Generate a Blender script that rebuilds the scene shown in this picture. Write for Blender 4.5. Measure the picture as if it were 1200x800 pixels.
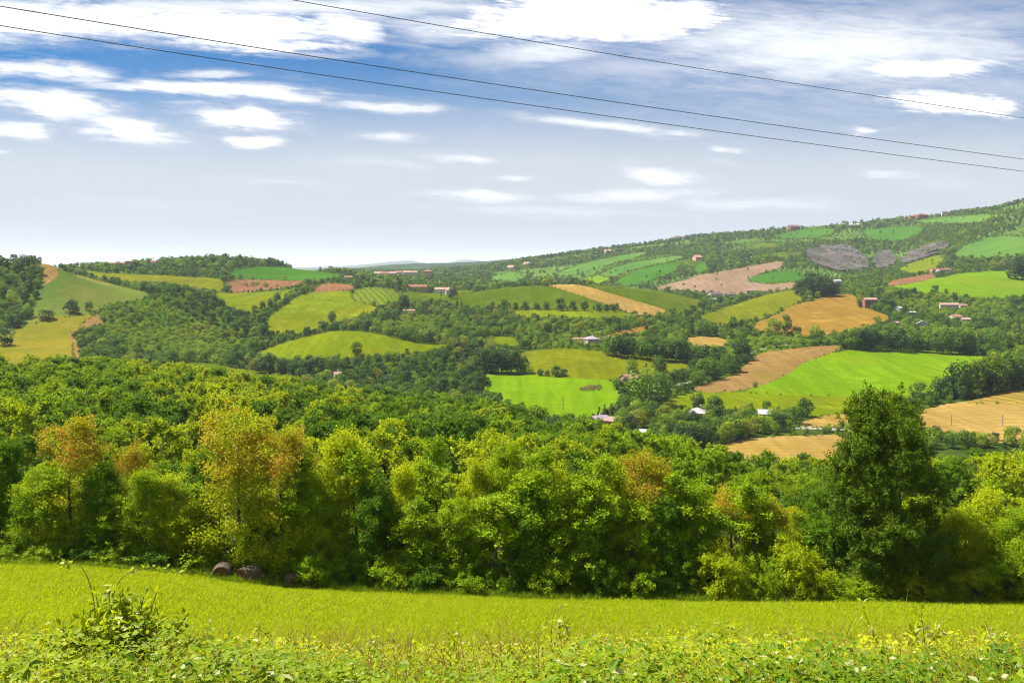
import bpy, bmesh, math, random
import numpy as np
from mathutils import Vector, Matrix

scene = bpy.context.scene
for _o in list(bpy.data.objects):
    bpy.data.objects.remove(_o)
COL = scene.collection
R = math.radians

# ------------------------------------------------------------------ camera
# The camera stands at the origin, level, looking along +Y (vertical shift, like a view camera).
# A point (x, y, z) lands on photo pixel u = 600 + F*x/y, v = HOR - F*z/y.
F, HOR = 1167.0, 315.0
cam_data = bpy.data.cameras.new('camera')
cam = bpy.data.objects.new('camera', cam_data)
COL.objects.link(cam)
cam.location = (0, 0, 0)
cam.rotation_euler = (R(90), 0, 0)
cam_data.sensor_fit = 'HORIZONTAL'
cam_data.sensor_width = 36.0
cam_data.lens = 36.0 * F / 1200.0
cam_data.shift_y = (HOR - 400.0) / 1200.0
cam_data.clip_start = 0.1
cam_data.clip_end = 120000.0
scene.camera = cam

# ------------------------------------------------------------------ sun, sky, exposure
SUN_EL, SUN_AZ = 59.0, -70.0            # azimuth from +Y, negative = to the left
sun_data = bpy.data.lights.new('sun', 'SUN')
sun_data.energy = 5.0
sun_data.angle = R(0.53)
sun_data.color = (1.0, 0.95, 0.86)
sun = bpy.data.objects.new('sun', sun_data)
COL.objects.link(sun)
sd = Vector((math.sin(R(SUN_AZ)) * math.cos(R(SUN_EL)), math.cos(R(SUN_AZ)) * math.cos(R(SUN_EL)), math.sin(R(SUN_EL))))
sun.rotation_euler = sd.to_track_quat('Z', 'Y').to_euler()

scene.view_settings.view_transform = 'Standard'
scene.view_settings.look = 'None'
scene.view_settings.exposure = 1.5
scene.view_settings.gamma = 1.0
scene.view_settings.use_curve_mapping = False
cy = scene.cycles
cy.max_bounces = 6
cy.diffuse_bounces = 3
cy.glossy_bounces = 1
cy.transmission_bounces = 3
cy.transparent_max_bounces = 4
cy.volume_bounces = 0
cy.caustics_reflective = False
cy.caustics_refractive = False
cy.use_denoising = True
cy.denoising_prefilter = 'NONE'
cy.denoising_input_passes = 'RGB_ALBEDO_NORMAL'
cy.filter_width = 1.1
cy.use_adaptive_sampling = True
cy.adaptive_threshold = 0.006

world = bpy.data.worlds.new('World')
scene.world = world
world.use_nodes = True


class NT:
    """small helper round a node tree"""
    def __init__(self, tree):
        self.t = tree
    def n(self, typ, **kw):
        nd = self.t.nodes.new(typ)
        for k, v in kw.items():
            setattr(nd, k, v)
        return nd
    def l(self, a, b):
        self.t.links.new(a, b)
    def setin(self, sock, v):
        if isinstance(v, bpy.types.NodeSocket):
            self.l(v, sock)
        elif v is not None:
            sock.default_value = v
    def math(self, op, a, b=None, c=None, clamp=False):
        nd = self.n('ShaderNodeMath', operation=op, use_clamp=clamp)
        self.setin(nd.inputs[0], a); self.setin(nd.inputs[1], b); self.setin(nd.inputs[2], c)
        return nd.outputs[0]
    def vmath(self, op, a, b=None, out=0):
        nd = self.n('ShaderNodeVectorMath', operation=op)
        self.setin(nd.inputs[0], a)
        if b is not None:
            if op == 'SCALE':
                self.setin(nd.inputs['Scale'], b)
            else:
                self.setin(nd.inputs[1], b)
        return nd.outputs['Value'] if op in ('LENGTH', 'DOT_PRODUCT') else nd.outputs[0]
    def maprange(self, v, a, b, c=0.0, d=1.0, smooth=False):
        nd = self.n('ShaderNodeMapRange', interpolation_type='SMOOTHSTEP' if smooth else 'LINEAR')
        self.setin(nd.inputs[0], v); self.setin(nd.inputs[1], a); self.setin(nd.inputs[2], b)
        self.setin(nd.inputs[3], c); self.setin(nd.inputs[4], d)
        return nd.outputs[0]
    def mix(self, f, a, b, blend='MIX'):
        nd = self.n('ShaderNodeMix', data_type='RGBA', blend_type=blend)
        self.setin(nd.inputs[0], f); self.setin(nd.inputs[6], a); self.setin(nd.inputs[7], b)
        return nd.outputs[2]
    def noise(self, vec, scale, detail=3.0, rough=0.5, dist=0.0, col=False):
        nd = self.n('ShaderNodeTexNoise')
        self.setin(nd.inputs['Vector'], vec)
        nd.inputs['Scale'].default_value = scale
        nd.inputs['Detail'].default_value = detail
        nd.inputs['Roughness'].default_value = rough
        nd.inputs['Distortion'].default_value = dist
        return nd.outputs[1] if col else nd.outputs[0]
    def comb(self, x, y, z):
        nd = self.n('ShaderNodeCombineXYZ')
        for i, v in enumerate((x, y, z)):
            self.setin(nd.inputs[i], v)
        return nd.outputs[0]
    def sep(self, v):
        nd = self.n('ShaderNodeSeparateXYZ')
        self.l(v, nd.inputs[0])
        return nd.outputs
    def ramp(self, f, stops, interp='LINEAR'):
        nd = self.n('ShaderNodeValToRGB')
        nd.color_ramp.interpolation = interp
        el = nd.color_ramp.elements
        while len(el) > 1:
            el.remove(el[-1])
        el[0].position = stops[0][0]; el[0].color = tuple(stops[0][1]) + (1,)
        for p, c in stops[1:]:
            e = el.new(p); e.color = tuple(c) + (1,)
        self.setin(nd.inputs[0], f)
        return nd.outputs[0]


def lin(r, g, b):
    """sRGB 0..255 to linear"""
    f = lambda c: (c / 255.0) / 12.92 if c <= 10 else (((c / 255.0) + 0.055) / 1.055) ** 2.4
    return (f(r), f(g), f(b))


def build_sky():
    w = NT(world.node_tree)
    world.node_tree.nodes.clear()
    out = w.n('ShaderNodeOutputWorld')
    bg = w.n('ShaderNodeBackground')
    bg.inputs['Strength'].default_value = 0.057
    w.l(bg.outputs[0], out.inputs[0])
    sky = w.n('ShaderNodeTexSky', sky_type='NISHITA')
    sky.sun_disc = False
    sky.sun_elevation = R(SUN_EL)
    sky.sun_rotation = R(SUN_AZ)
    sky.altitude = 300.0
    sky.air_density = 1.0
    sky.dust_density = 0.6
    sky.ozone_density = 1.8
    tc = w.n('ShaderNodeTexCoord')
    d = w.vmath('NORMALIZE', tc.outputs['Generated'])
    x, y, z = w.sep(d)
    yy = w.math('MAXIMUM', w.math('ABSOLUTE', y), 0.12)
    a = w.math('DIVIDE', x, yy)          # tangent of the bearing
    e = w.math('DIVIDE', z, yy)          # tangent of the elevation
    # coordinates on a flat cloud deck overhead, for texture that closes up towards the horizon
    zz = w.math('MAXIMUM', z, 0.02)
    deck = w.comb(w.math('DIVIDE', x, zz), w.math('DIVIDE', y, zz), 0.0)
    flat = w.comb(a, w.math('MULTIPLY', e, 3.2), 0.0)
    n_big = w.noise(flat, 4.0, 3, 0.55)
    n_mid = w.noise(flat, 13.0, 5, 0.6, 0.6)
    tilt = w.math('ADD', e, w.math('MULTIPLY', a, 0.10))
    n_fine = w.noise(w.comb(w.math('MULTIPLY', a, 0.55), w.math('MULTIPLY', tilt, 5.0), 0.3), 30.0, 8, 0.68, 0.9)
    n_puff = w.noise(w.comb(a, w.math('MULTIPLY', e, 2.2), 0.7), 60.0, 6, 0.7, 0.3)
    n_deck = w.noise(deck, 1.6, 6, 0.62, 0.8)
    # bend the cloud outlines
    wv = w.noise(flat, 9.0, 4, 0.6, 0.0, col=True)
    off = w.vmath('MULTIPLY', w.vmath('SUBTRACT', wv, (0.5, 0.5, 0.5)), (0.10, 0.022, 0.0))
    pos = w.vmath('ADD', w.comb(a, e, 0.0), off)
    edge = w.math('ADD', w.math('MULTIPLY', w.math('SUBTRACT', n_mid, 0.5), 1.1),
                  w.math('ADD', w.math('MULTIPLY', w.math('SUBTRACT', n_fine, 0.5), 1.9), w.math('MULTIPLY', w.math('SUBTRACT', n_puff, 0.5), 0.7)))

    def blob(u, v, ru, rv, tilt=0.0, op=1.0, soft=0.75):
        m = w.n('ShaderNodeMapping', vector_type='TEXTURE')
        w.l(pos, m.inputs['Vector'])
        m.inputs['Location'].default_value = ((u - 600) / F, (HOR - v) / F, 0)
        m.inputs['Rotation'].default_value = (0, 0, R(-tilt))
        m.inputs['Scale'].default_value = (ru / F, rv / F, 1)
        q = w.math('ADD', w.vmath('LENGTH', m.outputs[0]), w.math('MULTIPLY', edge, 0.9))
        return w.maprange(q, 1.0 + soft * 0.6, 1.0 - soft * 0.85, 0.0, op, True)

    blobs = CLOUDS
    acc = None
    for b in blobs:
        k = blob(*b)
        acc = k if acc is None else w.math('MAXIMUM', acc, k)
    # thin high veil, thicker low down where one looks through more of it
    veil = w.maprange(e, 0.218, 0.080, 0.0, 0.94, True)
    veil = w.math('ADD', veil, w.math('MULTIPLY', w.math('SUBTRACT', n_big, 0.5), w.maprange(e, 0.28, 0.12, 0.35, 0.30)), clamp=True)
    wisps = w.math('MULTIPLY', w.maprange(n_deck, 0.52, 0.76, 0.0, 0.22, True), w.maprange(e, 0.02, 0.10, 0.0, 1.0))
    # unseen white cloud added above the picture, as fill light for the foliage
    overhead = w.math('MULTIPLY', w.maprange(n_deck, 0.38, 0.62, 0.0, 0.75, True), w.maprange(e, 0.31, 0.60, 0.0, 1.0))
    deep = w.mix(1.0, sky.outputs[0], (0.0005, 0.30, 0.56, 1), 'MULTIPLY')
    basec = w.mix(w.maprange(e, 1.2, 0.5, 0.0, 1.0), sky.outputs[0], deep)
    K = 1.0 / 0.057
    veil_c = tuple(c * K * SKY_GAIN for c in lin(204, 206, 211)) + (1,)
    cl_lo = tuple(c * K * SKY_GAIN for c in lin(216, 221, 233)) + (1,)
    cl_hi = tuple(c * K * SKY_GAIN * 1.25 for c in lin(255, 255, 255)) + (1,)
    blue = w.mix(w.maprange(e, 0.19, 0.02, 0.0, 0.45), basec, tuple(c * K * SKY_GAIN for c in lin(140, 188, 226)) + (1,))
    veil_lo = tuple(c * K * SKY_GAIN for c in lin(198, 201, 207)) + (1,)
    veil_c = w.mix(w.maprange(e, 0.02, 0.11), veil_lo, tuple(c * K * SKY_GAIN for c in lin(218, 221, 226)) + (1,))
    c1 = w.mix(veil, blue, veil_c)
    c2 = w.mix(wisps, c1, cl_lo)
    shade = w.maprange(w.math('ADD', acc, w.math('ADD', w.math('MULTIPLY', w.math('SUBTRACT', n_fine, 0.5), 1.0), w.math('MULTIPLY', w.math('SUBTRACT', n_puff, 0.5), 0.6))), 0.28, 1.05, 0.0, 1.0, True)
    cl = w.mix(w.math('MULTIPLY', shade, w.maprange(e, 0.02, 0.12, 0.60, 1.0)), cl_lo, cl_hi)
    c3 = w.mix(acc, c2, cl)
    c3 = w.mix(overhead, c3, cl_hi)
    # below the horizon: dim earth colour
    c4 = w.mix(w.maprange(z, -0.03, -0.005), (0.6, 0.8, 0.4, 1), c3)
    w.l(c4, bg.inputs['Color'])


SKY_GAIN = 0.353       # undoes the exposure for the cloud whites
CLOUDS = [
    # u, v, half width, half height, tilt (deg, clockwise), opacity, softness
    (60, 22, 230, 30, 2, .95, .9), (270, 34, 150, 26, 5, 1.0, .6), (400, 33, 60, 20, 5, .9, .8),
    (690, 22, 175, 34, -1, 1.0, .6), (520, 34, 110, 24, 0, .75, 1.1), (640, 62, 90, 20, 0, .8, 1.1), (370, 64, 70, 5, 3, .55, 1.0),
    (980, 55, 340, 62, 2, .9, 1.4), (1060, 40, 260, 36, -4, .7, 1.4), (760, 80, 180, 22, -2, .65, 1.5), (585, 70, 100, 16, 2, .6, 1.3),
    (1180, 100, 120, 30, 0, .6, 1.5), (330, 8, 420, 18, 0, .85, 1.2), (1090, 80, 120, 15, 0, .95, .8), (1060, 14, 200, 30, -6, .55, 1.2), (880, 72, 150, 20, -3, .6, 1.2),
    (1112, 120, 84, 14, 6, .95, .55), (1020, 154, 32, 6, 0, .8, .8),
    (700, 146, 110, 8, 5, .8, .9), (800, 154, 34, 6, 6, .7, .8),
    (250, 106, 150, 10, 3, .95, .8), (440, 124, 90, 7, 4.5, .8, .9), (130, 99, 60, 4, 2, .7, .9),
    (245, 87, 60, 5, 0, .75, .9), (40, 82, 85, 11, 6, .9, .9), (85, 93, 40, 5, 2, .7, .9),
    (60, 122, 95, 18, 9, .9, .75), (140, 150, 80, 17, 12, .9, .8), (22, 150, 52, 10, 4, .85, .8), (5, 174, 22, 4, 0, .6, .9),
    (285, 138, 80, 14, 6, .95, .65), (300, 167, 36, 7, 0, .9, .6), (262, 136, 34, 8, 20, .8, .8),
    (465, 158, 40, 7, 0, .75, 1.0), (540, 183, 60, 6, 2, .7, 1.0), (455, 190, 90, 8, 4, .55, 1.2), (610, 76, 80, 10, 2, .55, 1.2),
    (845, 176, 17, 6, 0, .7, .9), (850, 192, 18, 4, 10, .5, .9),
    (1035, 205, 42, 10, 4, .7, .9), (1095, 215, 50, 9, 0, .5, 1.0),
    (768, 203, 55, 14, 4, .85, 1.0), (745, 228, 110, 12, -2, .85, 1.1), (560, 231, 85, 8, 3, .85, 1.0), (870, 238, 140, 10, 2, .7, 1.2),
    (600, 210, 34, 6, 0, .75, 1.0), (640, 246, 180, 9, 2, .6, 1.2), (330, 212, 90, 6, 4, .5, 1.2), (180, 238, 120, 6, 2, .45, 1.2),
]
build_sky()


# ------------------------------------------------------------------ helpers
def tag(o, label=None, cat=None, group=None, kind=None):
    if label: o['label'] = label
    if cat: o['category'] = cat
    if group: o['group'] = group
    if kind: o['kind'] = kind
    return o


def mesh_np(name, V, faces, smooth=False, attrs=None, mat=None):
    """V (n,3); faces: list of (k,n) integer arrays"""
    me = bpy.data.meshes.new(name)
    V = np.asarray(V, dtype=np.float32)
    faces = [np.asarray(f, dtype=np.int32) for f in faces if len(f)]
    me.vertices.add(len(V))
    me.vertices.foreach_set('co', V.ravel())
    nl = sum(f.size for f in faces)
    npoly = sum(len(f) for f in faces)
    me.loops.add(nl)
    me.polygons.add(npoly)
    me.loops.foreach_set('vertex_index', np.concatenate([f.ravel() for f in faces]))
    tot = np.concatenate([np.full(len(f), f.shape[1], dtype=np.int32) for f in faces])
    start = np.concatenate([[0], np.cumsum(tot)[:-1]]).astype(np.int32)
    me.polygons.foreach_set('loop_start', start)
    me.polygons.foreach_set('loop_total', tot)
    me.update(calc_edges=True)
    me.polygons.foreach_set('use_smooth', np.full(npoly, smooth, dtype=bool))
    for k, v in (attrs or {}).items():
        at = me.attributes.new(k, 'FLOAT', 'POINT')
        at.data.foreach_set('value', np.asarray(v, dtype=np.float32))
    if mat:
        me.materials.append(mat)
    me.validate()
    return me


def link(name, me, parent=None, loc=None):
    o = bpy.data.objects.new(name, me)
    COL.objects.link(o)
    if parent is not None:
        o.parent = parent
    if loc is not None:
        o.location = loc
    return o


def empty(name, loc, rz=0.0, s=1.0):
    o = bpy.data.objects.new(name, None)
    o.empty_display_size = 0.5
    COL.objects.link(o)
    o.location = loc
    o.rotation_euler = (0, 0, rz)
    o.scale = (s, s, s) if not hasattr(s, '__len__') else s
    return o


# ------------------------------------------------------------------ terrain
def pchip(xk, yk, xq):
    """monotone cubic through the knots, one curve"""
    xk = np.asarray(xk, float); yk = np.asarray(yk, float)
    return pchip_cols(xk[:, None], yk[:, None], np.asarray(xq, float)[:, None])[:, 0]


def pchip_cols(X, Y, Q):
    """columnwise monotone cubic: X, Y (n, c), Q (m, c)"""
    n, c = X.shape
    h = np.diff(X, axis=0); dl = np.diff(Y, axis=0) / h
    D = np.zeros_like(Y)
    w1 = 2 * h[1:] + h[:-1]; w2 = h[1:] + 2 * h[:-1]
    ok = (dl[:-1] * dl[1:]) > 0
    with np.errstate(divide='ignore', invalid='ignore'):
        hm = (w1 + w2) / (w1 / dl[:-1] + w2 / dl[1:])
    D[1:-1] = np.where(ok, hm, 0)
    D[0] = dl[0]; D[-1] = dl[-1]
    out = np.zeros_like(Q)
    for j in range(c):
        i = np.clip(np.searchsorted(X[:, j], Q[:, j], 'right') - 1, 0, n - 2)
        t = (Q[:, j] - X[i, j]) / h[i, j]
        t = np.clip(t, 0, 1)
        t2 = t * t; t3 = t2 * t
        out[:, j] = ((2 * t3 - 3 * t2 + 1) * Y[i, j] + (t3 - 2 * t2 + t) * h[i, j] * D[i, j]
                     + (-2 * t3 + 3 * t2) * Y[i + 1, j] + (t3 - t2) * h[i, j] * D[i + 1, j])
    return out


# Survey lines from near to far: for bearings (written as photo columns) the depth y and the height
# (as the photo row at which that ground would appear).  ('z', ...) lines give heights in metres.
UK = [-150, 0, 50, 100, 150, 200, 250, 300, 350, 400, 430, 450, 465, 480, 500, 520, 545, 560, 580, 620, 680, 740, 800, 860, 920, 980, 1040, 1100, 1150, 1200, 1350]
def cst(v):
    return [v] * len(UK)
def at(pairs):
    k = [p[0] for p in pairs]; v = [p[1] for p in pairs]
    return list(np.interp(UK, k, v))
LINES = [
    ('z', cst(-40), cst(-1.6)), ('z', cst(-6), cst(-1.6)), ('z', cst(0.0), cst(-1.62)), ('z', cst(2.6), cst(-1.75)),
    ('z', cst(5), cst(-2.65)), ('z', cst(8), cst(-3.95)), ('z', cst(12), cst(-5.35)),
    ('v', cst(20), at([(0, 772), (300, 786), (600, 790), (1200, 790)])),
    ('v', cst(35), at([(0, 720), (300, 738), (600, 747), (1200, 748)])),
    ('v', cst(50), at([(0, 690), (300, 704), (600, 720), (1200, 724)])),
    ('v', cst(66), at([(0, 668), (100, 670), (200, 679), (260, 687), (350, 696), (500, 703), (700, 709), (1200, 712)])),
    ('v', cst(76), at([(0, 655), (200, 667), (350, 684), (500, 689), (700, 694), (1200, 697)])),
    ('v', cst(120), at([(0, 570), (200, 578), (400, 592), (600, 597), (800, 605), (1000, 612), (1200, 610)])),
    ('v', cst(200), at([(0, 500), (200, 508), (350, 520), (560, 538), (700, 553), (800, 568), (950, 582), (1200, 575)])),
    ('v', at([(0, 350), (350, 345), (560, 320), (700, 262), (800, 235), (1200, 235)]),
          at([(0, 446), (100, 448), (200, 455), (350, 482), (450, 492), (560, 500), (640, 518), (700, 534), (800, 557), (950, 575), (1200, 566)])),
    ('v', at([(0, 470), (350, 450), (560, 420), (700, 370), (800, 330), (1200, 330)]),
          at([(0, 452), (200, 460), (350, 488), (560, 510), (700, 540), (800, 556), (950, 566), (1200, 562)])),
    ('v', at([(0, 600), (350, 550), (560, 520), (700, 480), (800, 430), (950, 410), (1200, 410)]),
          at([(0, 428), (100, 430), (200, 442), (350, 465), (450, 474), (560, 486), (700, 512), (800, 532), (950, 540), (1200, 538)])),
    ('v', at([(0, 690), (300, 690), (350, 640), (500, 620), (800, 590), (1200, 570)]),
          at([(0, 405), (100, 405), (150, 415), (200, 424), (250, 430), (300, 437), (350, 440), (500, 446), (560, 452), (620, 455), (740, 456), (860, 462), (980, 470), (1040, 466), (1100, 462), (1200, 452)])),
    ('v', at([(0, 790), (300, 780), (350, 760), (680, 740), (860, 770), (1200, 790)]),
          at([(0, 365), (50, 364), (100, 370), (150, 385), (200, 397), (250, 405), (300, 408), (350, 398), (400, 389), (450, 393), (500, 404), (560, 408), (620, 412), (680, 408), (740, 412), (800, 418), (860, 413), (920, 407), (980, 405), (1100, 410), (1150, 412), (1200, 407)])),
    ('v', at([(0, 900), (200, 915), (350, 860), (450, 860), (560, 920), (800, 930), (1200, 960)]),
          at([(0, 308), (50, 309), (100, 328), (150, 341), (200, 342), (250, 354), (300, 374), (350, 381), (400, 384), (450, 381), (500, 387), (560, 382), (620, 377), (680, 374), (740, 380), (800, 388), (860, 392), (920, 390), (980, 388), (1040, 384), (1100, 384), (1150, 388), (1200, 388)])),
    ('v', at([(0, 1050), (200, 1080), (350, 1010), (560, 1080), (800, 1090), (1200, 1110)]),
          at([(0, 328), (50, 324), (100, 331), (150, 336), (200, 340), (250, 345), (300, 352), (350, 355), (400, 355), (450, 352), (500, 364), (560, 360), (620, 354), (680, 352), (740, 364), (800, 370), (860, 374), (920, 370), (980, 366), (1040, 361), (1100, 360), (1200, 364)])),
    ('v', cst(1250),
          at([(0, 330), (50, 324), (100, 320), (150, 322), (200, 325), (250, 327), (300, 338), (350, 336), (400, 336), (450, 338), (500, 347), (560, 341), (620, 335), (680, 333.5), (740, 339), (800, 349), (860, 356), (920, 345), (960, 344), (1000, 346), (1040, 338), (1100, 336), (1150, 340), (1200, 344)])),
    ('v', at([(0, 1520), (400, 1500), (740, 1600), (1200, 1520)]),
          at([(0, 322), (50, 318), (100, 315), (140, 312), (200, 309), (250, 305), (290, 306), (320, 311), (350, 315), (385, 319), (420, 325), (450, 331), (500, 336), (560, 338), (620, 340), (680, 341), (740, 342), (800, 345), (860, 346), (920, 341), (980, 333), (1040, 324), (1100, 318), (1150, 315), (1200, 314)])),
    ('v', at([(0, 1900), (400, 1900), (740, 1950), (1200, 1900)]),
          at([(0, 324), (300, 320), (400, 324), (450, 327), (500, 328), (560, 329), (620, 328), (680, 327), (740, 322), (800, 318), (860, 312), (920, 306), (980, 314), (1040, 314), (1100, 300), (1150, 290), (1200, 280)])),
    ('v', at([(0, 2350), (1200, 2350)]),
          at([(0, 321), (300, 319), (400, 321), (450, 323), (500, 322), (560, 321), (620, 316), (680, 310), (740, 303), (800, 299), (860, 296), (920, 290), (980, 285), (1040, 284), (1080, 276), (1110, 266), (1150, 252), (1200, 237), (1350, 200)])),
    ('v', at([(0, 2900), (1200, 2900)]),
          at([(0, 319), (400, 319), (450, 320), (500, 319), (560, 314), (620, 305.5), (680, 297), (740, 289.5), (800, 281.5), (860, 274.5), (920, 269), (980, 263.5), (1040, 258), (1100, 254), (1150, 250), (1200, 248), (1350, 240)])),
    ('v', at([(0, 3800), (1200, 3800)]),
          at([(0, 319), (400, 319), (500, 318), (560, 316), (620, 312), (680, 307), (740, 300), (800, 293), (860, 288), (1200, 275), (1350, 270)])),
    ('v', cst(6200),
          at([(0, 318), (320, 318), (380, 316.5), (420, 314), (450, 311), (475, 309), (500, 308.5), (530, 308), (560, 306.5), (600, 304), (620, 303.5), (660, 304), (800, 302), (1200, 300)])),
    ('v', cst(10000), cst(317.5)),
    ('v', cst(25000), at([(0, 316), (330, 314.5), (370, 312.5), (410, 311.5), (440, 308.5), (462, 306), (480, 305.5), (505, 309), (525, 308), (545, 304.5), (560, 305.5), (600, 309), (800, 310), (1200, 310)])),
    ('v', cst(36000), cst(316)),
    ('v', cst(66000), cst(315.5)),
]
ROWS = [2, 2, 3, 4, 8, 12, 16, 26, 24, 26, 14, 26, 26, 30, 12, 30, 90, 120, 110, 70, 60, 52, 56, 60, 44, 6, 14, 5, 10, 5, 5]

u_fine = np.concatenate([np.linspace(-30, 1230, 1050)])
u_left = np.concatenate([np.linspace(-7000, -700, 20), np.linspace(-600, -40, 60)])
u_right = np.concatenate([np.linspace(1240, 1800, 60), np.linspace(1900, 8200, 20)])
UC = np.concatenate([u_left, u_fine, u_right])
AC = (UC - 600.0) / F
UCc = np.clip(UC, UK[0], UK[-1])


def build_rows():
    Yl, Zl = [], []
    for kind, dep, val in LINES:
        yv = pchip(UK, dep, UCc)
        vv = pchip(UK, val, UCc)
        Yl.append(yv)
        Zl.append(vv if kind == 'z' else (HOR - vv) / F * yv)
    Yl = np.array(Yl); Zl = np.array(Zl)
    Q = []
    for i, nr in enumerate(ROWS):
        s = np.arange(nr) / nr
        Q.append(Yl[i][None] * (1 - s[:, None]) + Yl[i + 1][None] * s[:, None])
    Q.append(Yl[-1:])
    Q = np.concatenate(Q)
    Z = pchip_cols(Yl, Zl, Q)
    return Q, Z


assert len(ROWS) == len(LINES) - 1, (len(ROWS), len(LINES))
YG, ZG = build_rows()


def spread(y):
    return np.maximum(y, 8.0)


XG = AC[None] * spread(YG)


def fbm(x, y, seed=0):
    r = np.random.RandomState(seed)
    out = np.zeros_like(x)
    for k in range(9):
        an = r.rand() * 6.283; fr = 1.7 ** (k % 5) * (0.8 + 0.4 * r.rand())
        out += np.sin((x * math.cos(an) + y * math.sin(an)) * fr + r.rand() * 6.283) / (1 + (k % 5)) 
    return out / 3.0


# undulations: small near by, larger far away
amp = np.interp(YG, [0, 10, 30, 100, 400, 1000, 2000, 3000, 6000, 20000], [0, .05, .12, .3, .5, .9, 2.0, 2.6, 4.0, 6.0])
wl = np.interp(YG, [0, 30, 100, 400, 1000, 3000, 6000, 20000], [3, 6, 14, 40, 80, 150, 400, 900])
ZG = ZG + amp * fbm(XG / 40.0, YG / 40.0, 3) * 0.8 * np.clip((YG - 15) / 30, 0, 1)
bad = np.zeros_like(ZG)
VG = HOR - F * ZG / np.where(YG > 1, YG, 1e9)
UG = np.broadcast_to(UC[None], YG.shape)
NR, NC = YG.shape
FRONT = YG > 4.0
VGm = np.where(FRONT, VG, 5000.0)
RUNMIN = np.minimum.accumulate(VGm, axis=0)


def col_of(u):
    return np.interp(u, UC, np.arange(NC))


def ground(x, y):
    """height of the ground at a world point (arrays allowed)"""
    x = np.atleast_1d(np.asarray(x, float)); y = np.atleast_1d(np.asarray(y, float))
    u = 600 + F * x / spread(y)
    c = np.clip(col_of(u), 0, NC - 1.001)
    out = np.zeros(len(x))
    for i in range(len(x)):
        c0 = int(c[i]); t = c[i] - c0
        za = np.interp(y[i], YG[:, c0], ZG[:, c0]); zb = np.interp(y[i], YG[:, c0 + 1], ZG[:, c0 + 1])
        out[i] = za * (1 - t) + zb * t
    return out


def hit(u, v):
    """first ground point seen on the line of sight through photo position (u, v)"""
    c = int(round(float(col_of(u))))
    col = RUNMIN[:, c]
    r = int(np.argmax(col <= v))
    if r == 0:
        r = NR - 3
    v0, v1 = VGm[r - 1, c], VGm[r, c]
    t = 0.0 if v0 == v1 else min(1.0, max(0.0, (v0 - v) / (v0 - v1)))
    y = YG[r - 1, c] * (1 - t) + YG[r, c] * t
    x = (u - 600) / F * y
    return x, y, float(ground(x, y)[0])


def at_depth(u, y):
    x = (u - 600) / F * y
    return x, y, float(ground(x, y)[0])


# ------------------------------------------------------------------ ground and field materials
def ground_mat(name, c1, c2, scale=0.05, c3=None, stripe=None, fine=0.6, rough=0.95, bump=0.25, squash=None):
    """two mottled soil/crop colours, an optional third patchy one, optional crop rows: (angle deg, spacing m, strength)"""
    c1 = tuple(c * .86 for c in c1); c2 = tuple(min(.8, c * 1.12) for c in c2)
    m = bpy.data.materials.new(name)
    m.use_nodes = True
    t = NT(m.node_tree)
    b = m.node_tree.nodes['Principled BSDF']
    b.inputs['Roughness'].default_value = rough
    b.inputs['Specular IOR Level'].default_value = 0.0
    tc = t.n('ShaderNodeTexCoord')
    p = tc.outputs['Object']
    n1 = t.noise(p, scale, 5, 0.6, 0.3)
    n2 = t.noise(p, scale * 9, 4, 0.65)
    f = t.maprange(t.math('ADD', t.math('MULTIPLY', n1, 0.65), t.math('MULTIPLY', n2, 0.35)), 0.36, 0.64)
    col = t.mix(f, c1 + (1,), c2 + (1,))
    if c3 is not None:
        n3 = t.noise(p, scale * 0.45, 4, 0.6, 0.8)
        col = t.mix(t.maprange(n3, 0.50, 0.66, 0.0, 0.85, True), col, c3 + (1,))
    if stripe:
        ang, sp, st = stripe
        x, y, z = t.sep(p)
        q = t.math('ADD', t.math('MULTIPLY', x, math.cos(R(ang))), t.math('MULTIPLY', y, math.sin(R(ang))))
        q = t.math('ADD', q, t.math('MULTIPLY', t.noise(p, 0.02, 2), sp * 1.5))
        s = t.math('SINE', t.math('MULTIPLY', q, 6.2832 / sp))
        col = t.mix(t.maprange(s, -0.6, 0.9, 0.0, st), col, tuple(c * 0.55 for c in c1) + (1,))
        mp = t.n('ShaderNodeMapping')         # worked strips of uneven growth along the rows
        mp.inputs['Rotation'].default_value = (0, 0, R(-ang)); mp.inputs['Scale'].default_value = (.16, .012, .05)
        t.l(p, mp.inputs['Vector'])
        n5 = t.noise(mp.outputs[0], 1.0, 5, .65, .4)
        col = t.mix(t.maprange(n5, .40, .62, 0.0, .55), col, tuple(c * 0.66 for c in c1) + (1,))
        col = t.mix(t.maprange(t.noise(p, .035, 6, .7), .56, .70, 0.0, .5), col, tuple(min(.8, c * 1.25 + .01) for c in c2) + (1,))
    n4 = t.noise(p, fine, 4, 0.7)
    col = t.mix(t.maprange(n4, 0.35, 0.65, 0.0, 0.28), col, tuple(c * 0.62 for c in c1) + (1,))
    t.l(col, b.inputs['Base Color'])
    bp = t.n('ShaderNodeBump')
    bp.inputs['Strength'].default_value = bump
    bp.inputs['Distance'].default_value = 0.5
    t.l(n4, bp.inputs['Height'])
    t.l(bp.outputs[0], b.inputs['Normal'])
    return m


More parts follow.
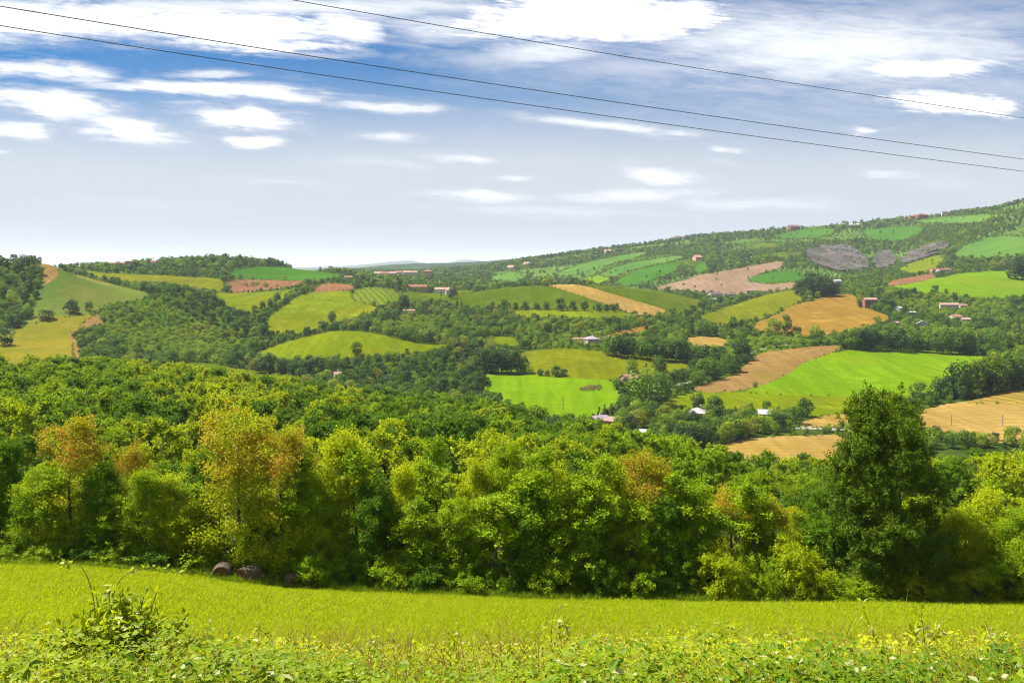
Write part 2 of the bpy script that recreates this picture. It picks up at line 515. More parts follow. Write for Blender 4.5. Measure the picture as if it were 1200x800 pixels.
def clay_mat():
    m = ground_mat('grey_clay', alb(128, 120, 118), alb(166, 156, 150), 0.03, c3=alb(100, 128, 58), fine=0.08, bump=1.0)
    t = NT(m.node_tree)
    b = m.node_tree.nodes['Principled BSDF']
    src = b.inputs['Base Color'].links[0].from_socket
    tc = t.n('ShaderNodeTexCoord')
    mp = t.n('ShaderNodeMapping')
    mp.inputs['Rotation'].default_value = (0, 0, R(28)); mp.inputs['Scale'].default_value = (.09, .008, .03)
    t.l(tc.outputs['Object'], mp.inputs['Vector'])
    n = t.noise(mp.outputs[0], 1.0, 6, .7, .5)
    t.l(t.mix(t.maprange(n, .40, .62, 0.0, .8), src, alb(92, 86, 88) + (1,)), b.inputs['Base Color'])
    bp = t.n('ShaderNodeBump'); bp.inputs['Distance'].default_value = 6.0; bp.inputs['Strength'].default_value = 1.0
    t.l(n, bp.inputs['Height']); t.l(bp.outputs[0], b.inputs['Normal'])
    return m


def alb(r, g, b, k=0.325):
    """albedo of a surface that the photograph shows sunlit as sRGB (r, g, b)"""
    c = lin(r, g, b)
    return tuple(max(0.001, min(0.8, q * k * w)) for q, w in zip(c, (1.0, .98, .42 if b < 40 else .98)))


def inside(poly, U, V):
    px, py = poly[:, 0], poly[:, 1]
    r = np.zeros(U.shape, bool)
    j = len(px) - 1
    for i in range(len(px)):
        if py[i] != py[j]:
            c = ((py[i] > V) != (py[j] > V)) & (U < (px[j] - px[i]) * (V - py[i]) / (py[j] - py[i]) + px[i])
            r ^= c
        j = i
    return r


def chaikin(p, n=2):
    p = np.asarray(p, float)
    for _ in range(n):
        q = np.roll(p, -1, 0)
        p = np.stack([0.8 * p + 0.2 * q, 0.2 * p + 0.8 * q], 1).reshape(-1, 2)
    return p


# per-face centres in the terrain grid
FU = 0.25 * (UG[:-1, :-1] + UG[1:, :-1] + UG[:-1, 1:] + UG[1:, 1:])
FV = 0.25 * (VGm[:-1, :-1] + VGm[1:, :-1] + VGm[:-1, 1:] + VGm[1:, 1:])
FRM = 0.5 * (RUNMIN[:-1, :-1] + RUNMIN[:-1, 1:])
FY = 0.25 * (YG[:-1, :-1] + YG[1:, :-1] + YG[:-1, 1:] + YG[1:, 1:])
FX = 0.25 * (XG[:-1, :-1] + XG[1:, :-1] + XG[:-1, 1:] + XG[1:, 1:])
SEEN = (FV <= FRM + 1.2) & (FY > 100)
WOB = 1.5 * fbm(FX / 14.0, FY / 14.0, 11) * np.clip(900.0 / np.maximum(FY, 1), .3, 1.2)


def region(poly, lo=100, hi=1e9, n=1, wk=1.0):
    p = chaikin(poly, n)
    m = inside(p, FU + WOB * wk, FV + WOB * 0.5 * wk)
    return m & SEEN & (FY > lo) & (FY < hi)


VID = np.arange(NR * NC).reshape(NR, NC)
QUADS = np.stack([VID[:-1, :-1], VID[:-1, 1:], VID[1:, 1:], VID[1:, :-1]], -1)

FOREST_FLOOR = ground_mat('forest_floor', (0.018, 0.032, 0.005), (0.035, 0.058, 0.007), 0.03, fine=0.3, c3=(0.05, 0.085, 0.008))
MEADOW = ground_mat('meadow_soil', (0.15, 0.21, 0.001), (0.16, 0.215, 0.001), 0.12, c3=(0.20, 0.205, 0.002), fine=5.0, bump=0.4)

Vall = np.stack([XG, YG, ZG], -1).reshape(-1, 3)
gm = mesh_np('ground', Vall, [QUADS.reshape(-1, 4)], smooth=True)
gm.materials.append(FOREST_FLOOR)
gm.materials.append(MEADOW)
gm.materials.append(ground_mat('hill_grass', (.045, .092, .014), (.07, .118, .02), 0.006, c3=(.06, .10, .012), fine=.1))
gm.materials.append(ground_mat('far_forest', (.014, .030, .010), (.022, .045, .013), 0.002, c3=(.04, .07, .02), fine=.02))
mi = (FY < 72.5 + 0.8 * fbm(FX / 3.0, FY / 3.0, 5)).astype(np.int32)
mi[FY > 1650] = 2; mi[FY > 4300] = 3
gm.polygons.foreach_set('material_index', mi.ravel())
g_ob = link('ground', gm)
tag(g_ob, 'mown yellow-green meadow sloping down and the dark earth under the woods', 'ground', kind='structure')

TAKEN = np.zeros(FU.shape, bool)
BAD = np.zeros(FU.shape, bool)
FIELD_ID = np.zeros(FU.shape, np.int32)


def field(name, label, poly, mat, cat='field', mask=None, lift=0.06, n=1):
    m = region(poly, n=n, wk=(6.0 if name == 'badlands' else 1.0)) if mask is None else mask
    m = m & ~TAKEN
    TAKEN[m] = True
    FIELD_ID[m] = FIELD_ID.max() + 1
    if name == 'badlands': BAD[m] = True
    q = QUADS[m]
    if not len(q):
        print('EMPTY FIELD', label)
        return None
    ids, inv = np.unique(q, return_inverse=True)
    V = Vall[ids].copy()
    V[:, 2] += lift
    if name == 'badlands':        # eroded ribs running down the slope
        qx = V[:, 0] * .80 + V[:, 1] * .36
        rb = np.abs(np.sin(qx / 15.0 + 1.3 * fbm(V[:, 0] / 60, V[:, 1] / 60, 51)))
        V[:, 2] += 1.0 + 3.2 * rb + 1.2 * np.abs(np.sin(qx / 5.5 + 2 * fbm(V[:, 0] / 30, V[:, 1] / 30, 52)))
    me = mesh_np(name, V, [inv.reshape(-1, 4)], smooth=True, mat=mat)
    o = link(name, me)
    tag(o, label, cat, kind='structure')
    return o


GREEN_BRIGHT = ground_mat('crop_bright_green', alb(138, 188, 4), alb(152, 192, 5), 0.012, c3=alb(164, 184, 5), stripe=(70, 9, 0.17), fine=0.25)
GREEN_LIME = ground_mat('crop_lime', alb(140, 162, 8), alb(154, 172, 10), 0.014, c3=alb(166, 166, 14), stripe=(20, 8, 0.17), fine=0.25)
OLIVE = ground_mat('crop_olive', alb(140, 150, 24), alb(156, 166, 22), 0.012, c3=alb(170, 160, 40), stripe=(35, 7, 0.20), fine=0.25)
OLIVE_D = ground_mat('crop_dark_olive', alb(104, 130, 26), alb(124, 146, 24), 0.010, c3=alb(140, 150, 40), stripe=(60, 8, 0.24), fine=0.2)
HILL_GREEN = ground_mat('grass_sage', alb(112, 148, 60), alb(148, 152, 60), 0.012, c3=alb(172, 150, 76), fine=0.2)
HILL_YELLOW = ground_mat('grass_yellowed', alb(142, 154, 44), alb(178, 158, 46), 0.016, c3=alb(204, 164, 78), fine=0.2)
WHEAT = ground_mat('stubble_beige', alb(208, 174, 92), alb(220, 186, 104), 0.016, c3=alb(196, 166, 60), stripe=(80, 7, 0.27), fine=0.3)
WHEAT_ROWS = ground_mat('stubble_rows', alb(210, 178, 88), alb(200, 176, 66), 0.02, stripe=(15, 6, 0.80), fine=0.3)
TAN = ground_mat('crop_tan', alb(188, 150, 58), alb(198, 158, 66), 0.012, c3=alb(172, 152, 44), stripe=(40, 8, 0.31), fine=0.2)
BAND = ground_mat('stubble_brown', alb(184, 148, 84), alb(196, 160, 98), 0.014, c3=alb(166, 150, 60), stripe=(50, 6, 0.34), fine=0.3)
PLOUGH = ground_mat('ploughed_earth', alb(186, 154, 122), alb(208, 178, 142), 0.008, c3=alb(164, 134, 110), stripe=(25, 9, 0.37), fine=0.2)
BROWN = ground_mat('bare_brown_earth', alb(176, 128, 88), alb(196, 146, 102), 0.012, stripe=(10, 8, 0.34), fine=0.2)
RIDGE_G = ground_mat('far_pasture', alb(106, 158, 60), alb(126, 170, 66), 0.006, c3=alb(96, 148, 52), fine=0.1)
RIDGE_D = ground_mat('far_grass', alb(76, 134, 36), alb(94, 150, 42), 0.006, fine=0.1)
ROAD = ground_mat('pale_gravel', alb(214, 204, 186), alb(196, 186, 164), 0.1, fine=0.8)
CLAY = clay_mat()

fields = [
    ('bare_strip', 'tan bare strip down the left flank of the hillside field', [(46, 306), (58, 307), (70, 317), (66, 324), (60, 330), (52, 334), (48, 330)], BAND),
    ('bare_strip', 'tan bare edge at the lower right of the yellowing field', [(106, 370), (112, 366), (122, 380), (112, 382), (100, 385), (88, 392), (96, 412), (96, 424), (84, 424), (86, 404), (80, 392), (92, 384)], BAND),
    ('hill_field', 'sage green hillside field with three lone trees below the left skyline', [(47, 306), (62, 309), (75, 318), (100, 325), (140, 335), (177, 344), (166, 352), (122, 358), (108, 367), (85, 371), (62, 371), (40, 380), (30, 386), (34, 372), (45, 345), (49, 322)], HILL_GREEN),
    ('hill_field', 'yellowing lower field on the left hill, below the three lone trees', [(-30, 428), (-30, 392), (12, 389), (38, 380), (62, 371), (85, 371), (107, 367), (108, 376), (84, 390), (88, 408), (94, 424), (60, 434), (0, 436)], HILL_YELLOW),
    ('ridge_field', 'olive strip of field under the cypress hilltop at left', [(84, 312), (110, 319), (160, 322), (240, 325), (262, 327), (265, 343), (236, 341), (190, 333), (150, 333), (110, 324)], OLIVE),
    ('ridge_field', 'dark green rounded field right of the wooded hilltop', [(274, 314), (320, 311.5), (385, 319), (402, 322), (398, 327), (350, 329), (282, 327), (268, 322)], RIDGE_D),
    ('ploughed_strip', 'bare brown strip of field with a few bushes under the wooded hilltop', [(262, 327), (330, 329), (357, 328), (355, 334), (330, 338), (300, 342), (268, 344)], BROWN),
    ('ploughed_strip', 'small brown ploughed strip above the vineyard', [(378, 331), (415, 334), (416, 339), (405, 341), (362, 343)], BROWN),
    ('hill_field', 'green slope below the bare brown strip, left of the large green hill', [(248, 343), (300, 343), (348, 338), (342, 346), (312, 360), (298, 370), (272, 362), (256, 352)], GREEN_LIME),
    ('vineyard_field', 'vineyard with thin green rows on top of the large green hill', [(414, 341), (432, 336), (472, 341), (470, 354), (444, 360), (412, 352)], ground_mat('vineyard_soil', alb(150, 160, 50), alb(130, 160, 40), 0.03, fine=0.3)),
    ('hill_field', 'large lime green hill field left of the vineyard', [(303, 383), (340, 352), (362, 342), (414, 340), (412, 352), (444, 360), (440, 366), (398, 378), (372, 387), (330, 394)], GREEN_LIME),
    ('meadow_field', 'green pasture right of the vineyard below the village', [(472, 341), (500, 344), (540, 340), (560, 340), (520, 352), (500, 356), (470, 356)], OLIVE_D),
    ('meadow_field', 'smooth light green field with a dark hedge line, below the large hill', [(298, 414), (350, 396), (395, 386.5), (440, 390), (490, 403), (530, 404), (520, 410), (480, 413), (430, 417), (400, 421), (350, 420), (320, 426)], GREEN_LIME),
    ('meadow_field', 'green wedge of grass below the bushy slope at left', [(165, 446), (200, 432), (225, 422), (262, 428), (300, 434), (350, 440), (350, 450), (300, 458), (230, 452)], OLIVE_D),
    ('ridge_field', 'olive field on the middle ridge left of the beige strip', [(512, 352), (560, 341), (600, 336), (640, 334), (660, 340), (725, 361), (690, 363), (600, 361), (545, 360)], OLIVE_D),
    ('ridge_field', 'narrow green field below the tree row on the middle ridge', [(596, 364), (640, 363), (725, 363), (745, 371), (720, 374), (640, 372), (605, 371)], GREEN_LIME),
    ('stubble_field', 'long beige strip crossing the middle ridge', [(636, 335), (660, 333), (684, 334), (730, 348), (782, 363), (780, 370), (752, 372), (725, 362), (660, 341)], WHEAT),
    ('ridge_field', 'dark olive field on the middle ridge right of the beige strip', [(682, 334), (705, 334), (760, 339), (822, 351), (826, 360), (800, 368), (782, 364), (730, 348)], OLIVE_D),
    ('meadow_field', 'small green clearing walled in by dark trees in the centre', [(588, 394), (605, 396), (613, 408), (572, 404), (556, 399)], GREEN_LIME),
    ('meadow_field', 'yellow olive field below the pink villa', [(600, 420), (618, 410), (660, 407), (730, 413), (812, 424), (808, 434), (730, 446), (690, 444), (625, 440), (602, 432)], OLIVE),
    ('crop_field', 'bright green field with a brown reed patch, left of the farmyard trees', [(564, 433), (600, 429), (640, 434), (690, 438), (732, 441), (726, 470), (700, 488), (660, 492), (600, 474), (566, 462)], GREEN_BRIGHT),
    ('stubble_field', 'curved brown stubble band left of the brightest green field', [(806, 456), (850, 444), (880, 424), (890, 413), (930, 407), (975, 404), (988, 406), (980, 411), (945, 424), (905, 448), (870, 458), (830, 461)], BAND),
    ('crop_field', 'brightest green field, wide, between dark hedge and brown band', [(868, 460), (900, 449), (942, 424), (985, 410), (1040, 409), (1110, 412), (1165, 418), (1150, 427), (1112, 442), (1092, 463), (1000, 464), (930, 464)], GREEN_BRIGHT),
    ('crop_field', 'lime green field below the brightest green field, behind the farmyard trees', [(770, 474), (800, 460), (868, 459), (1000, 463), (1092, 463), (985, 484), (955, 489), (930, 480), (860, 480), (780, 482)], GREEN_LIME),
    ('stubble_field', 'beige stubble field left of the big dark tree', [(808, 532), (850, 519), (885, 512), (1000, 508), (1000, 540), (900, 540)], WHEAT),
    ('stubble_field', 'small beige field behind the gravel road', [(932, 497), (962, 487), (1000, 484), (1000, 500), (950, 501)], WHEAT),
    ('stubble_field', 'combed rows of stubble at the right edge', [(1130, 472), (1165, 461), (1230, 452), (1230, 474), (1160, 473)], WHEAT_ROWS),
    ('stubble_field', 'large beige stubble field at the right with two poles', [(1068, 484), (1100, 474), (1150, 468), (1230, 470), (1230, 524), (1180, 520), (1100, 505), (1070, 500)], WHEAT),
    ('stubble_field', 'tan field below the dark grove and the red barn', [(870, 388), (900, 372), (935, 356), (968, 347), (1002, 344), (1006, 358), (1048, 372), (1020, 386), (985, 394), (930, 395)], TAN),
    ('ridge_field', 'olive field on the slope left of the dark grove', [(812, 373), (850, 360), (905, 343), (940, 338), (942, 352), (900, 371), (872, 380), (840, 381)], OLIVE),
    ('stubble_field', 'small sandy field among the hedges in the middle', [(798, 397), (830, 393), (856, 399), (850, 407), (812, 408)], WHEAT),
    ('stubble_field', 'thin yellow strip above the pink villa', [(708, 391), (738, 386), (762, 380), (764, 386), (730, 396), (712, 396)], TAN),
    ('ploughed_field', 'wide pale ploughed field in front of the far ridge', [(762, 338), (790, 331), (820, 322), (870, 313), (922, 304), (916, 314), (890, 322), (872, 329), (900, 333), (935, 330), (935, 338), (890, 345), (850, 347), (800, 343)], PLOUGH),
    ('meadow_field', 'deep green corner beside the pale ploughed field', [(872, 329), (890, 322), (915, 317), (945, 320), (945, 330), (920, 332), (900, 333)], RIDGE_D),
    ('crop_field', 'bright green field on the right slope under the white farmhouse', [(1040, 336), (1060, 334), (1090, 327), (1140, 318), (1230, 314), (1230, 348), (1170, 350), (1120, 348), (1075, 342)], GREEN_BRIGHT),
    ('ploughed_strip', 'narrow brown strip left of the white farmhouse', [(1038, 331), (1060, 325), (1095, 321), (1098, 326), (1062, 334), (1042, 337)], BROWN),
    ('ridge_field', 'small lime field below the badlands at right', [(1050, 316), (1070, 307), (1102, 297), (1107, 306), (1095, 318), (1066, 322)], GREEN_LIME),
    ('ridge_field', 'light green shoulder below the wooded hill at right', [(1112, 300), (1130, 288), (1165, 275), (1230, 279), (1230, 298), (1160, 303), (1130, 304)], RIDGE_G),
    ('pasture', 'long pale pasture stripe on the far ridge slope', [(646, 322), (690, 306), (740, 297), (757, 295), (758, 299), (720, 309), (668, 324)], RIDGE_G),
    ('pasture', 'second pale pasture on the far ridge slope, below the long stripe', [(700, 322), (725, 311), (760, 304), (800, 299), (800, 304), (760, 312), (730, 320), (712, 326)], RIDGE_G),
    ('pasture', 'grass slope of the far ridge with dotted shrubs', [(718, 332), (740, 318), (780, 308), (802, 306), (790, 320), (750, 334), (730, 336)], RIDGE_D),
    ('pasture', 'bright yellow green meadow behind the middle ridge', [(672, 331), (690, 324), (715, 321), (716, 331), (700, 334)], GREEN_BRIGHT),
    ('pasture', 'square green pasture left of the pale ploughed field', [(812, 318), (816, 308), (829, 306), (831, 317), (818, 321)], RIDGE_D),
    ('pasture', 'dark green pasture on the ridge left of the big one', [(900, 278), (920, 272), (958, 267), (986, 268), (966, 279), (925, 281)], RIDGE_D),
    ('pasture', 'big green pasture high on the right ridge', [(1006, 270), (1040, 266), (1084, 264), (1080, 274), (1052, 284), (1022, 282)], RIDGE_D),
    ('pasture', 'thin green pasture along the right skyline', [(1062, 260), (1110, 254), (1168, 250), (1150, 262), (1095, 263)], RIDGE_G),
    ('pasture', 'pale green patch behind the village in the centre', [(570, 325), (600, 318), (620, 322), (610, 331), (580, 332)], RIDGE_G),
    ('badlands', 'bare grey clay badlands on the right ridge', [(940, 296), (962, 290), (985, 287), (1002, 292), (1014, 302), (1022, 314), (1000, 320), (972, 318), (950, 308)], CLAY),
    ('badlands', 'small bare grey clay gully right of the larger badlands', [(1020, 308), (1028, 298), (1042, 293), (1052, 306), (1046, 313), (1026, 316)], CLAY),
    ('badlands', 'slanting bare clay scar nearest the right hill', [(1054, 306), (1066, 296), (1085, 290), (1112, 282), (1108, 293), (1080, 303), (1060, 311)], CLAY),
]
FIELD_POLY = []
for nm, lb, poly, mt in fields:
    field(nm, lb, poly, mt)


def strip_mask(pts, w):
    m = np.zeros(FU.shape, bool)
    for (u0, v0), (u1, v1) in zip(pts[:-1], pts[1:]):
        dx, dy = u1 - u0, v1 - v0
        t = np.clip(((FU - u0) * dx + (FV - v0) * dy) / (dx * dx + dy * dy), 0, 1)
        m |= (np.hypot(FU - u0 - t * dx, (FV - v0 - t * dy) * 1.3) < w)
    return m & SEEN


LANES = [
    ('pale gravel lane crossing below the beige fields by the big tree', [(918, 503), (940, 501), (970, 503), (1000, 504)], 1.7),
    ('pale lane bending up from the farmyard trees', [(782, 458), (794, 451), (812, 447)], 1.5),
    ('thin pale lane along the brown stubble band', [(872, 419), (888, 410), (905, 406), (925, 404)], 1.1)]
for lb, pts, wd in LANES:
    TAKEN[strip_mask(pts, wd)] = False
    field('road', lb, None, ROAD, 'road', mask=strip_mask(pts, wd), lift=0.12)


# ------------------------------------------------------------------ foliage
def leaf_mat(name, dark, light, rust=(0.36, 0.165, 0.018), trans=0.39, vary=0.25, gloss=0.10):
    m = bpy.data.materials.new(name)
    m.use_nodes = True
    nt = m.node_tree
    nt.nodes.clear()
    t = NT(nt)
    out = t.n('ShaderNodeOutputMaterial')
    at_ = t.n('ShaderNodeAttribute', attribute_name='tint')
    ar = t.n('ShaderNodeAttribute', attribute_name='rust')
    oi = t.n('ShaderNodeObjectInfo')
    f = t.math('ADD', at_.outputs['Fac'], t.math('MULTIPLY', t.math('SUBTRACT', oi.outputs['Random'], 0.5), vary), clamp=True)
    c = t.mix(f, tuple(dark) + (1,), tuple(light) + (1,))
    c = t.mix(ar.outputs['Fac'], c, tuple(rust) + (1,))
    p = t.n('ShaderNodeBsdfPrincipled')
    p.inputs['Roughness'].default_value = 0.55
    p.inputs['Specular IOR Level'].default_value = gloss
    t.l(c, p.inputs['Base Color'])
    tr = t.n('ShaderNodeBsdfTranslucent')
    hs = t.n('ShaderNodeHueSaturation')
    hs.inputs['Hue'].default_value = 0.487
    hs.inputs['Value'].default_value = 1.35
    t.l(c, hs.inputs['Color'])
    t.l(hs.outputs[0], tr.inputs['Color'])
    mx = t.n('ShaderNodeMixShader')
    mx.inputs[0].default_value = trans
    t.l(p.outputs[0], mx.inputs[1]); t.l(tr.outputs[0], mx.inputs[2])
    t.l(mx.outputs[0], out.inputs[0])
    return m


def bark_mat(name, c1, c2):
    m = bpy.data.materials.new(name)
    m.use_nodes = True
    t = NT(m.node_tree)
    b = m.node_tree.nodes['Principled BSDF']
    b.inputs['Roughness'].default_value = 0.9
    tc = t.n('ShaderNodeTexCoord')
    x, y, z = t.sep(tc.outputs['Object'])
    n = t.noise(t.comb(t.math('MULTIPLY', x, 6.0), t.math('MULTIPLY', y, 6.0), z), 3.0, 4, 0.6)
    t.l(t.mix(t.maprange(n, .35, .65), c1 + (1,), c2 + (1,)), b.inputs['Base Color'])
    bp = t.n('ShaderNodeBump'); bp.inputs['Strength'].default_value = 0.6; bp.inputs['Distance'].default_value = 0.05
    t.l(n, bp.inputs['Height']); t.l(bp.outputs[0], b.inputs['Normal'])
    return m


BARK = bark_mat('bark', (0.045, 0.035, 0.024), (0.12, 0.10, 0.075))


def unit(a):
    return a / np.maximum(np.linalg.norm(a, axis=1, keepdims=True), 1e-9)


def leaf_quads(P, N, A, L, W, fold=0.12):
    """diamond leaves: base P, normal N, axis A, length L, width W"""
    A = unit(A); N = unit(N - (N * A).sum(1, keepdims=True) * A)
    S = np.cross(A, N)
    L = L[:, None]; W = W[:, None]
    v0 = P
    mid = P + A * L * 0.45 + N * L * fold
    V = np.stack([v0, mid + S * W * 0.5, P + A * L, mid - S * W * 0.5], 1).reshape(-1, 3)
    Q = np.arange(len(P) * 4).reshape(-1, 4)
    return V, Q


def tube(path, rad, k=6):
    path = np.asarray(path, float); rad = np.asarray(rad, float)
    V, Q = [], []
    for i in range(len(path)):
        d = path[min(i + 1, len(path) - 1)] - path[max(i - 1, 0)]
        d = d / (np.linalg.norm(d) + 1e-9)
        a = np.cross(d, [0.31, 0.9, 0.2]); a /= np.linalg.norm(a) + 1e-9
        b = np.cross(d, a)
        th = np.arange(k) * 2 * np.pi / k
        V.append(path[i] + rad[i] * (np.cos(th)[:, None] * a + np.sin(th)[:, None] * b))
    for i in range(len(path) - 1):
        for j in range(k):
            Q.append([i * k + j, i * k + (j + 1) % k, (i + 1) * k + (j + 1) % k, (i + 1) * k + j])
    return np.concatenate(V), np.array(Q)


def join_geo(parts):
    V, Q, o = [], [], 0
    for v, q in parts:
        V.append(v); Q.append(np.asarray(q) + o); o += len(v)
    return np.concatenate(V), np.concatenate(Q)


def trunk_geo(rs, H, r0, tips, bend=0.04):
    n = 8
    t = np.linspace(0, 1, n)
    px = np.cumsum(rs.normal(0, bend, n)) * H * 0.25; py = np.cumsum(rs.normal(0, bend, n)) * H * 0.25
    px -= px[0]; py -= py[0]
    P = np.stack([px, py, -0.5 + t * (H * 0.88 + 0.5)], 1)
    parts = [tube(P, r0 * (1.25 - 0.6 * t ** 0.5 - 0.58 * t), 7)]
    for tp in tips:
        zb = max(0.08 * H, tp[2] - (0.25 + 0.3 * rs.rand()) * np.hypot(tp[0], tp[1]) * 1.4 - 0.3)
        f = np.clip((zb + 0.5) / (H * 0.88 + 0.5), 0, 0.97)
        b = np.array([np.interp(f, t, P[:, 0]), np.interp(f, t, P[:, 1]), zb])
        mid = (b + tp) / 2 + np.array([0, 0, -0.08 * H * rs.rand()]) + rs.normal(0, 0.03 * H, 3)
        s = np.array([0, .33, .66, 1])[:, None]
        path = (1 - s) ** 2 * b + 2 * s * (1 - s) * mid + s ** 2 * tp
        rb = r0 * (1.0 - f) * 0.5 + 0.02
        parts.append(tube(path, rb * np.array([1, .75, .5, .2]), 5))
    return join_geo(parts)


def prof(t, p, q):
    m = p / (p + q)
    return (np.clip(t, 0, 1) ** p * np.clip(1 - t, 0, 1) ** q) / (m ** p * (1 - m) ** q)


def tree_geo(seed, H, Rr, cb=0.12, p=0.5, q=0.55, nb=40, ns=380, nl=48, leaf=0.17, spray=1.0, spread_=0.42, up=0.75, rust=0.0, open_=0.0):
    """crown made of twigs gathered round branch ends; returns trunk geometry, leaf geometry, tint, rust"""
    rs = np.random.RandomState(seed)
    tb = cb + (1 - cb) * rs.rand(nb) ** (0.85 if H > 12 else 1.1)
    ph = rs.rand(nb) * 6.283
    env = Rr * prof((tb - cb) / (1 - cb) * 0.97 + 0.015, p, q)
    rho = env * (0.45 + 0.55 * rs.rand(nb) ** 0.5)
    C = np.stack([rho * np.cos(ph), rho * np.sin(ph), tb * H], 1)
    C[0] = (0, 0, H * 0.93)
    if H > 12:            # several leaders, not one tip
        C[0] = (-.9, 0, H * .93); C[1] = (1.3, .4, H * .90); C[2] = (.2, -.8, H * .94); C[3] = (2.3, 0, H * .80); C[4] = (-2.4, .3, H * .82)
    btint = rs.rand(nb)
    k = rs.randint(0, nb, ns)
    P = C[k] + rs.normal(0, 1, (ns, 3)) * np.array([spread_, spread_, spread_ * 0.8]) * (0.6 + 0.5 * Rr / 3)
    out = unit(P * np.array([1, 1, 0.0]) + 1e-6)
    D = unit(out * 0.55 + np.array([0, 0, up]) + rs.normal(0, 0.45, (ns, 3)))
    ln = spray * (0.5 + 0.8 * rs.rand(ns))
    # leaves along each twig
    ki = np.repeat(np.arange(ns), nl)
    s = rs.rand(ns * nl)
    pos = P[ki] + D[ki] * (s * ln[ki])[:, None] + np.array([0, 0, -1.0]) * (0.25 * s ** 2 * ln[ki])[:, None]
    pos += rs.normal(0, 1, pos.shape) * (0.10 + 0.10 * (1 - s))[:, None] * spray
    A = unit(D[ki] * 0.5 + rs.normal(0, 0.8, pos.shape) + np.array([0, 0, -0.15]))
    N = unit(rs.normal(0, 0.55, pos.shape) + np.array([0, 0, 0.75]) + out[ki] * 0.5)
    L = leaf * (0.7 + 0.7 * rs.rand(len(pos)))
    V, Q = leaf_quads(pos, N, A, L, L * 0.62)
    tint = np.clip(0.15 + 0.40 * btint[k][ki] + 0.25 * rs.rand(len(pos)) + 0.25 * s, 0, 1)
    ru = np.zeros(len(pos))
    if rust > 0:
        br = np.clip((tb - 0.35) / 0.5, 0, 1) * rs.rand(nb) ** 0.7
        ru = np.clip(rust * br[k][ki] * (0.5 + 0.9 * rs.rand(len(pos))), 0, 1)
    tips = [c for c in C[rs.permutation(nb)[:14]]]
    tg = trunk_geo(rs, H, 0.018 * H + 0.03, tips)
    return tg, (V, Q), np.repeat(tint, 4), np.repeat(ru, 4)


def clump_geo(seed, H, Rr, cb=0.12, nlobe=16, n=700, leaf=0.6, p=0.5, q=0.5):
    """crown of leafy lobes for trees a few hundred metres off and farther"""
    rs = np.random.RandomState(seed)
    tb = cb + (1 - cb) * (0.10 + 0.78 * rs.rand(nlobe))
    ph = np.arange(nlobe) * 2.399 + rs.rand(nlobe)
    env = Rr * prof((tb - cb) / (1 - cb), p, q)
    rho = env * (0.35 + 0.4 * rs.rand(nlobe))
    C = np.stack([rho * np.cos(ph), rho * np.sin(ph), tb * H], 1)
    lr = Rr * (0.34 + 0.22 * rs.rand(nlobe))
    C[0] = (0, 0, H - lr[0] * 0.9)
    lt = rs.rand(nlobe)
    k = rs.randint(0, nlobe, n)
    d = unit(rs.normal(0, 1, (n, 3)) + np.array([0, 0, 0.25]) + 0.5 * unit(C[k] * np.array([1, 1, 0]) + 1e-6))
    pos = C[k] + d * (lr[k] * (1 - 0.35 * rs.rand(n) ** 2))[:, None]
    pos[:, 2] = np.maximum(pos[:, 2], 0.15)
    N = unit(d + rs.normal(0, 0.45, (n, 3)) + np.array([0, 0, .25]))
    A = np.cross(N, rs.normal(0, 1, (n, 3)))
    L = leaf * (0.7 + 0.6 * rs.rand(n))
    V, Q = leaf_quads(pos - unit(A) * L[:, None] * 0.5, N, A, L, L * 0.75, 0.08)
    tint = np.clip(0.1 + 0.5 * lt[k] + 0.35 * rs.rand(n), 0, 1)
    tg = trunk_geo(rs, H * 0.8, 0.02 * H, [c for c in C[1:5]])
    return tg, (V, Q), np.repeat(tint, 4), np.zeros(n * 4)


class Kind:
    """mesh data of one tree shape"""
    def __init__(self, name, geo, mat, H, bark=BARK):
        tg, lg, tint, ru = geo
        self.trunk = mesh_np(name + '_trunk', tg[0], [tg[1]], smooth=True, mat=bark)
        self.crown = mesh_np(name + '_crown', lg[0], [lg[1]], attrs={'tint': tint, 'rust': ru}, mat=mat)
        self.H = float(np.percentile(lg[0][:, 2], 99.6))


def plant_tree(kind, name, x, y, z, s, rz, label, cat, group=None, sx=None):
    if not hasattr(kind, 'proto'):
        root = empty(name, (x, y, z), rz)
        link('trunk', kind.trunk, root)
        link('crown', kind.crown, root)
        kind.proto = root
    else:
        root = kind.proto.copy()
        root.name = name
        COL.objects.link(root)
        for key in ('group',):
            if key in root: del root[key]
        for ch in kind.proto.children:
            c = ch.copy()
            c.parent = root
            COL.objects.link(c)
        root.location = (x, y, z)
        root.rotation_euler = (0, 0, rz)
    root.scale = (s * (sx or 1), s * (sx or 1), s)
    return tag(root, label, cat, group)


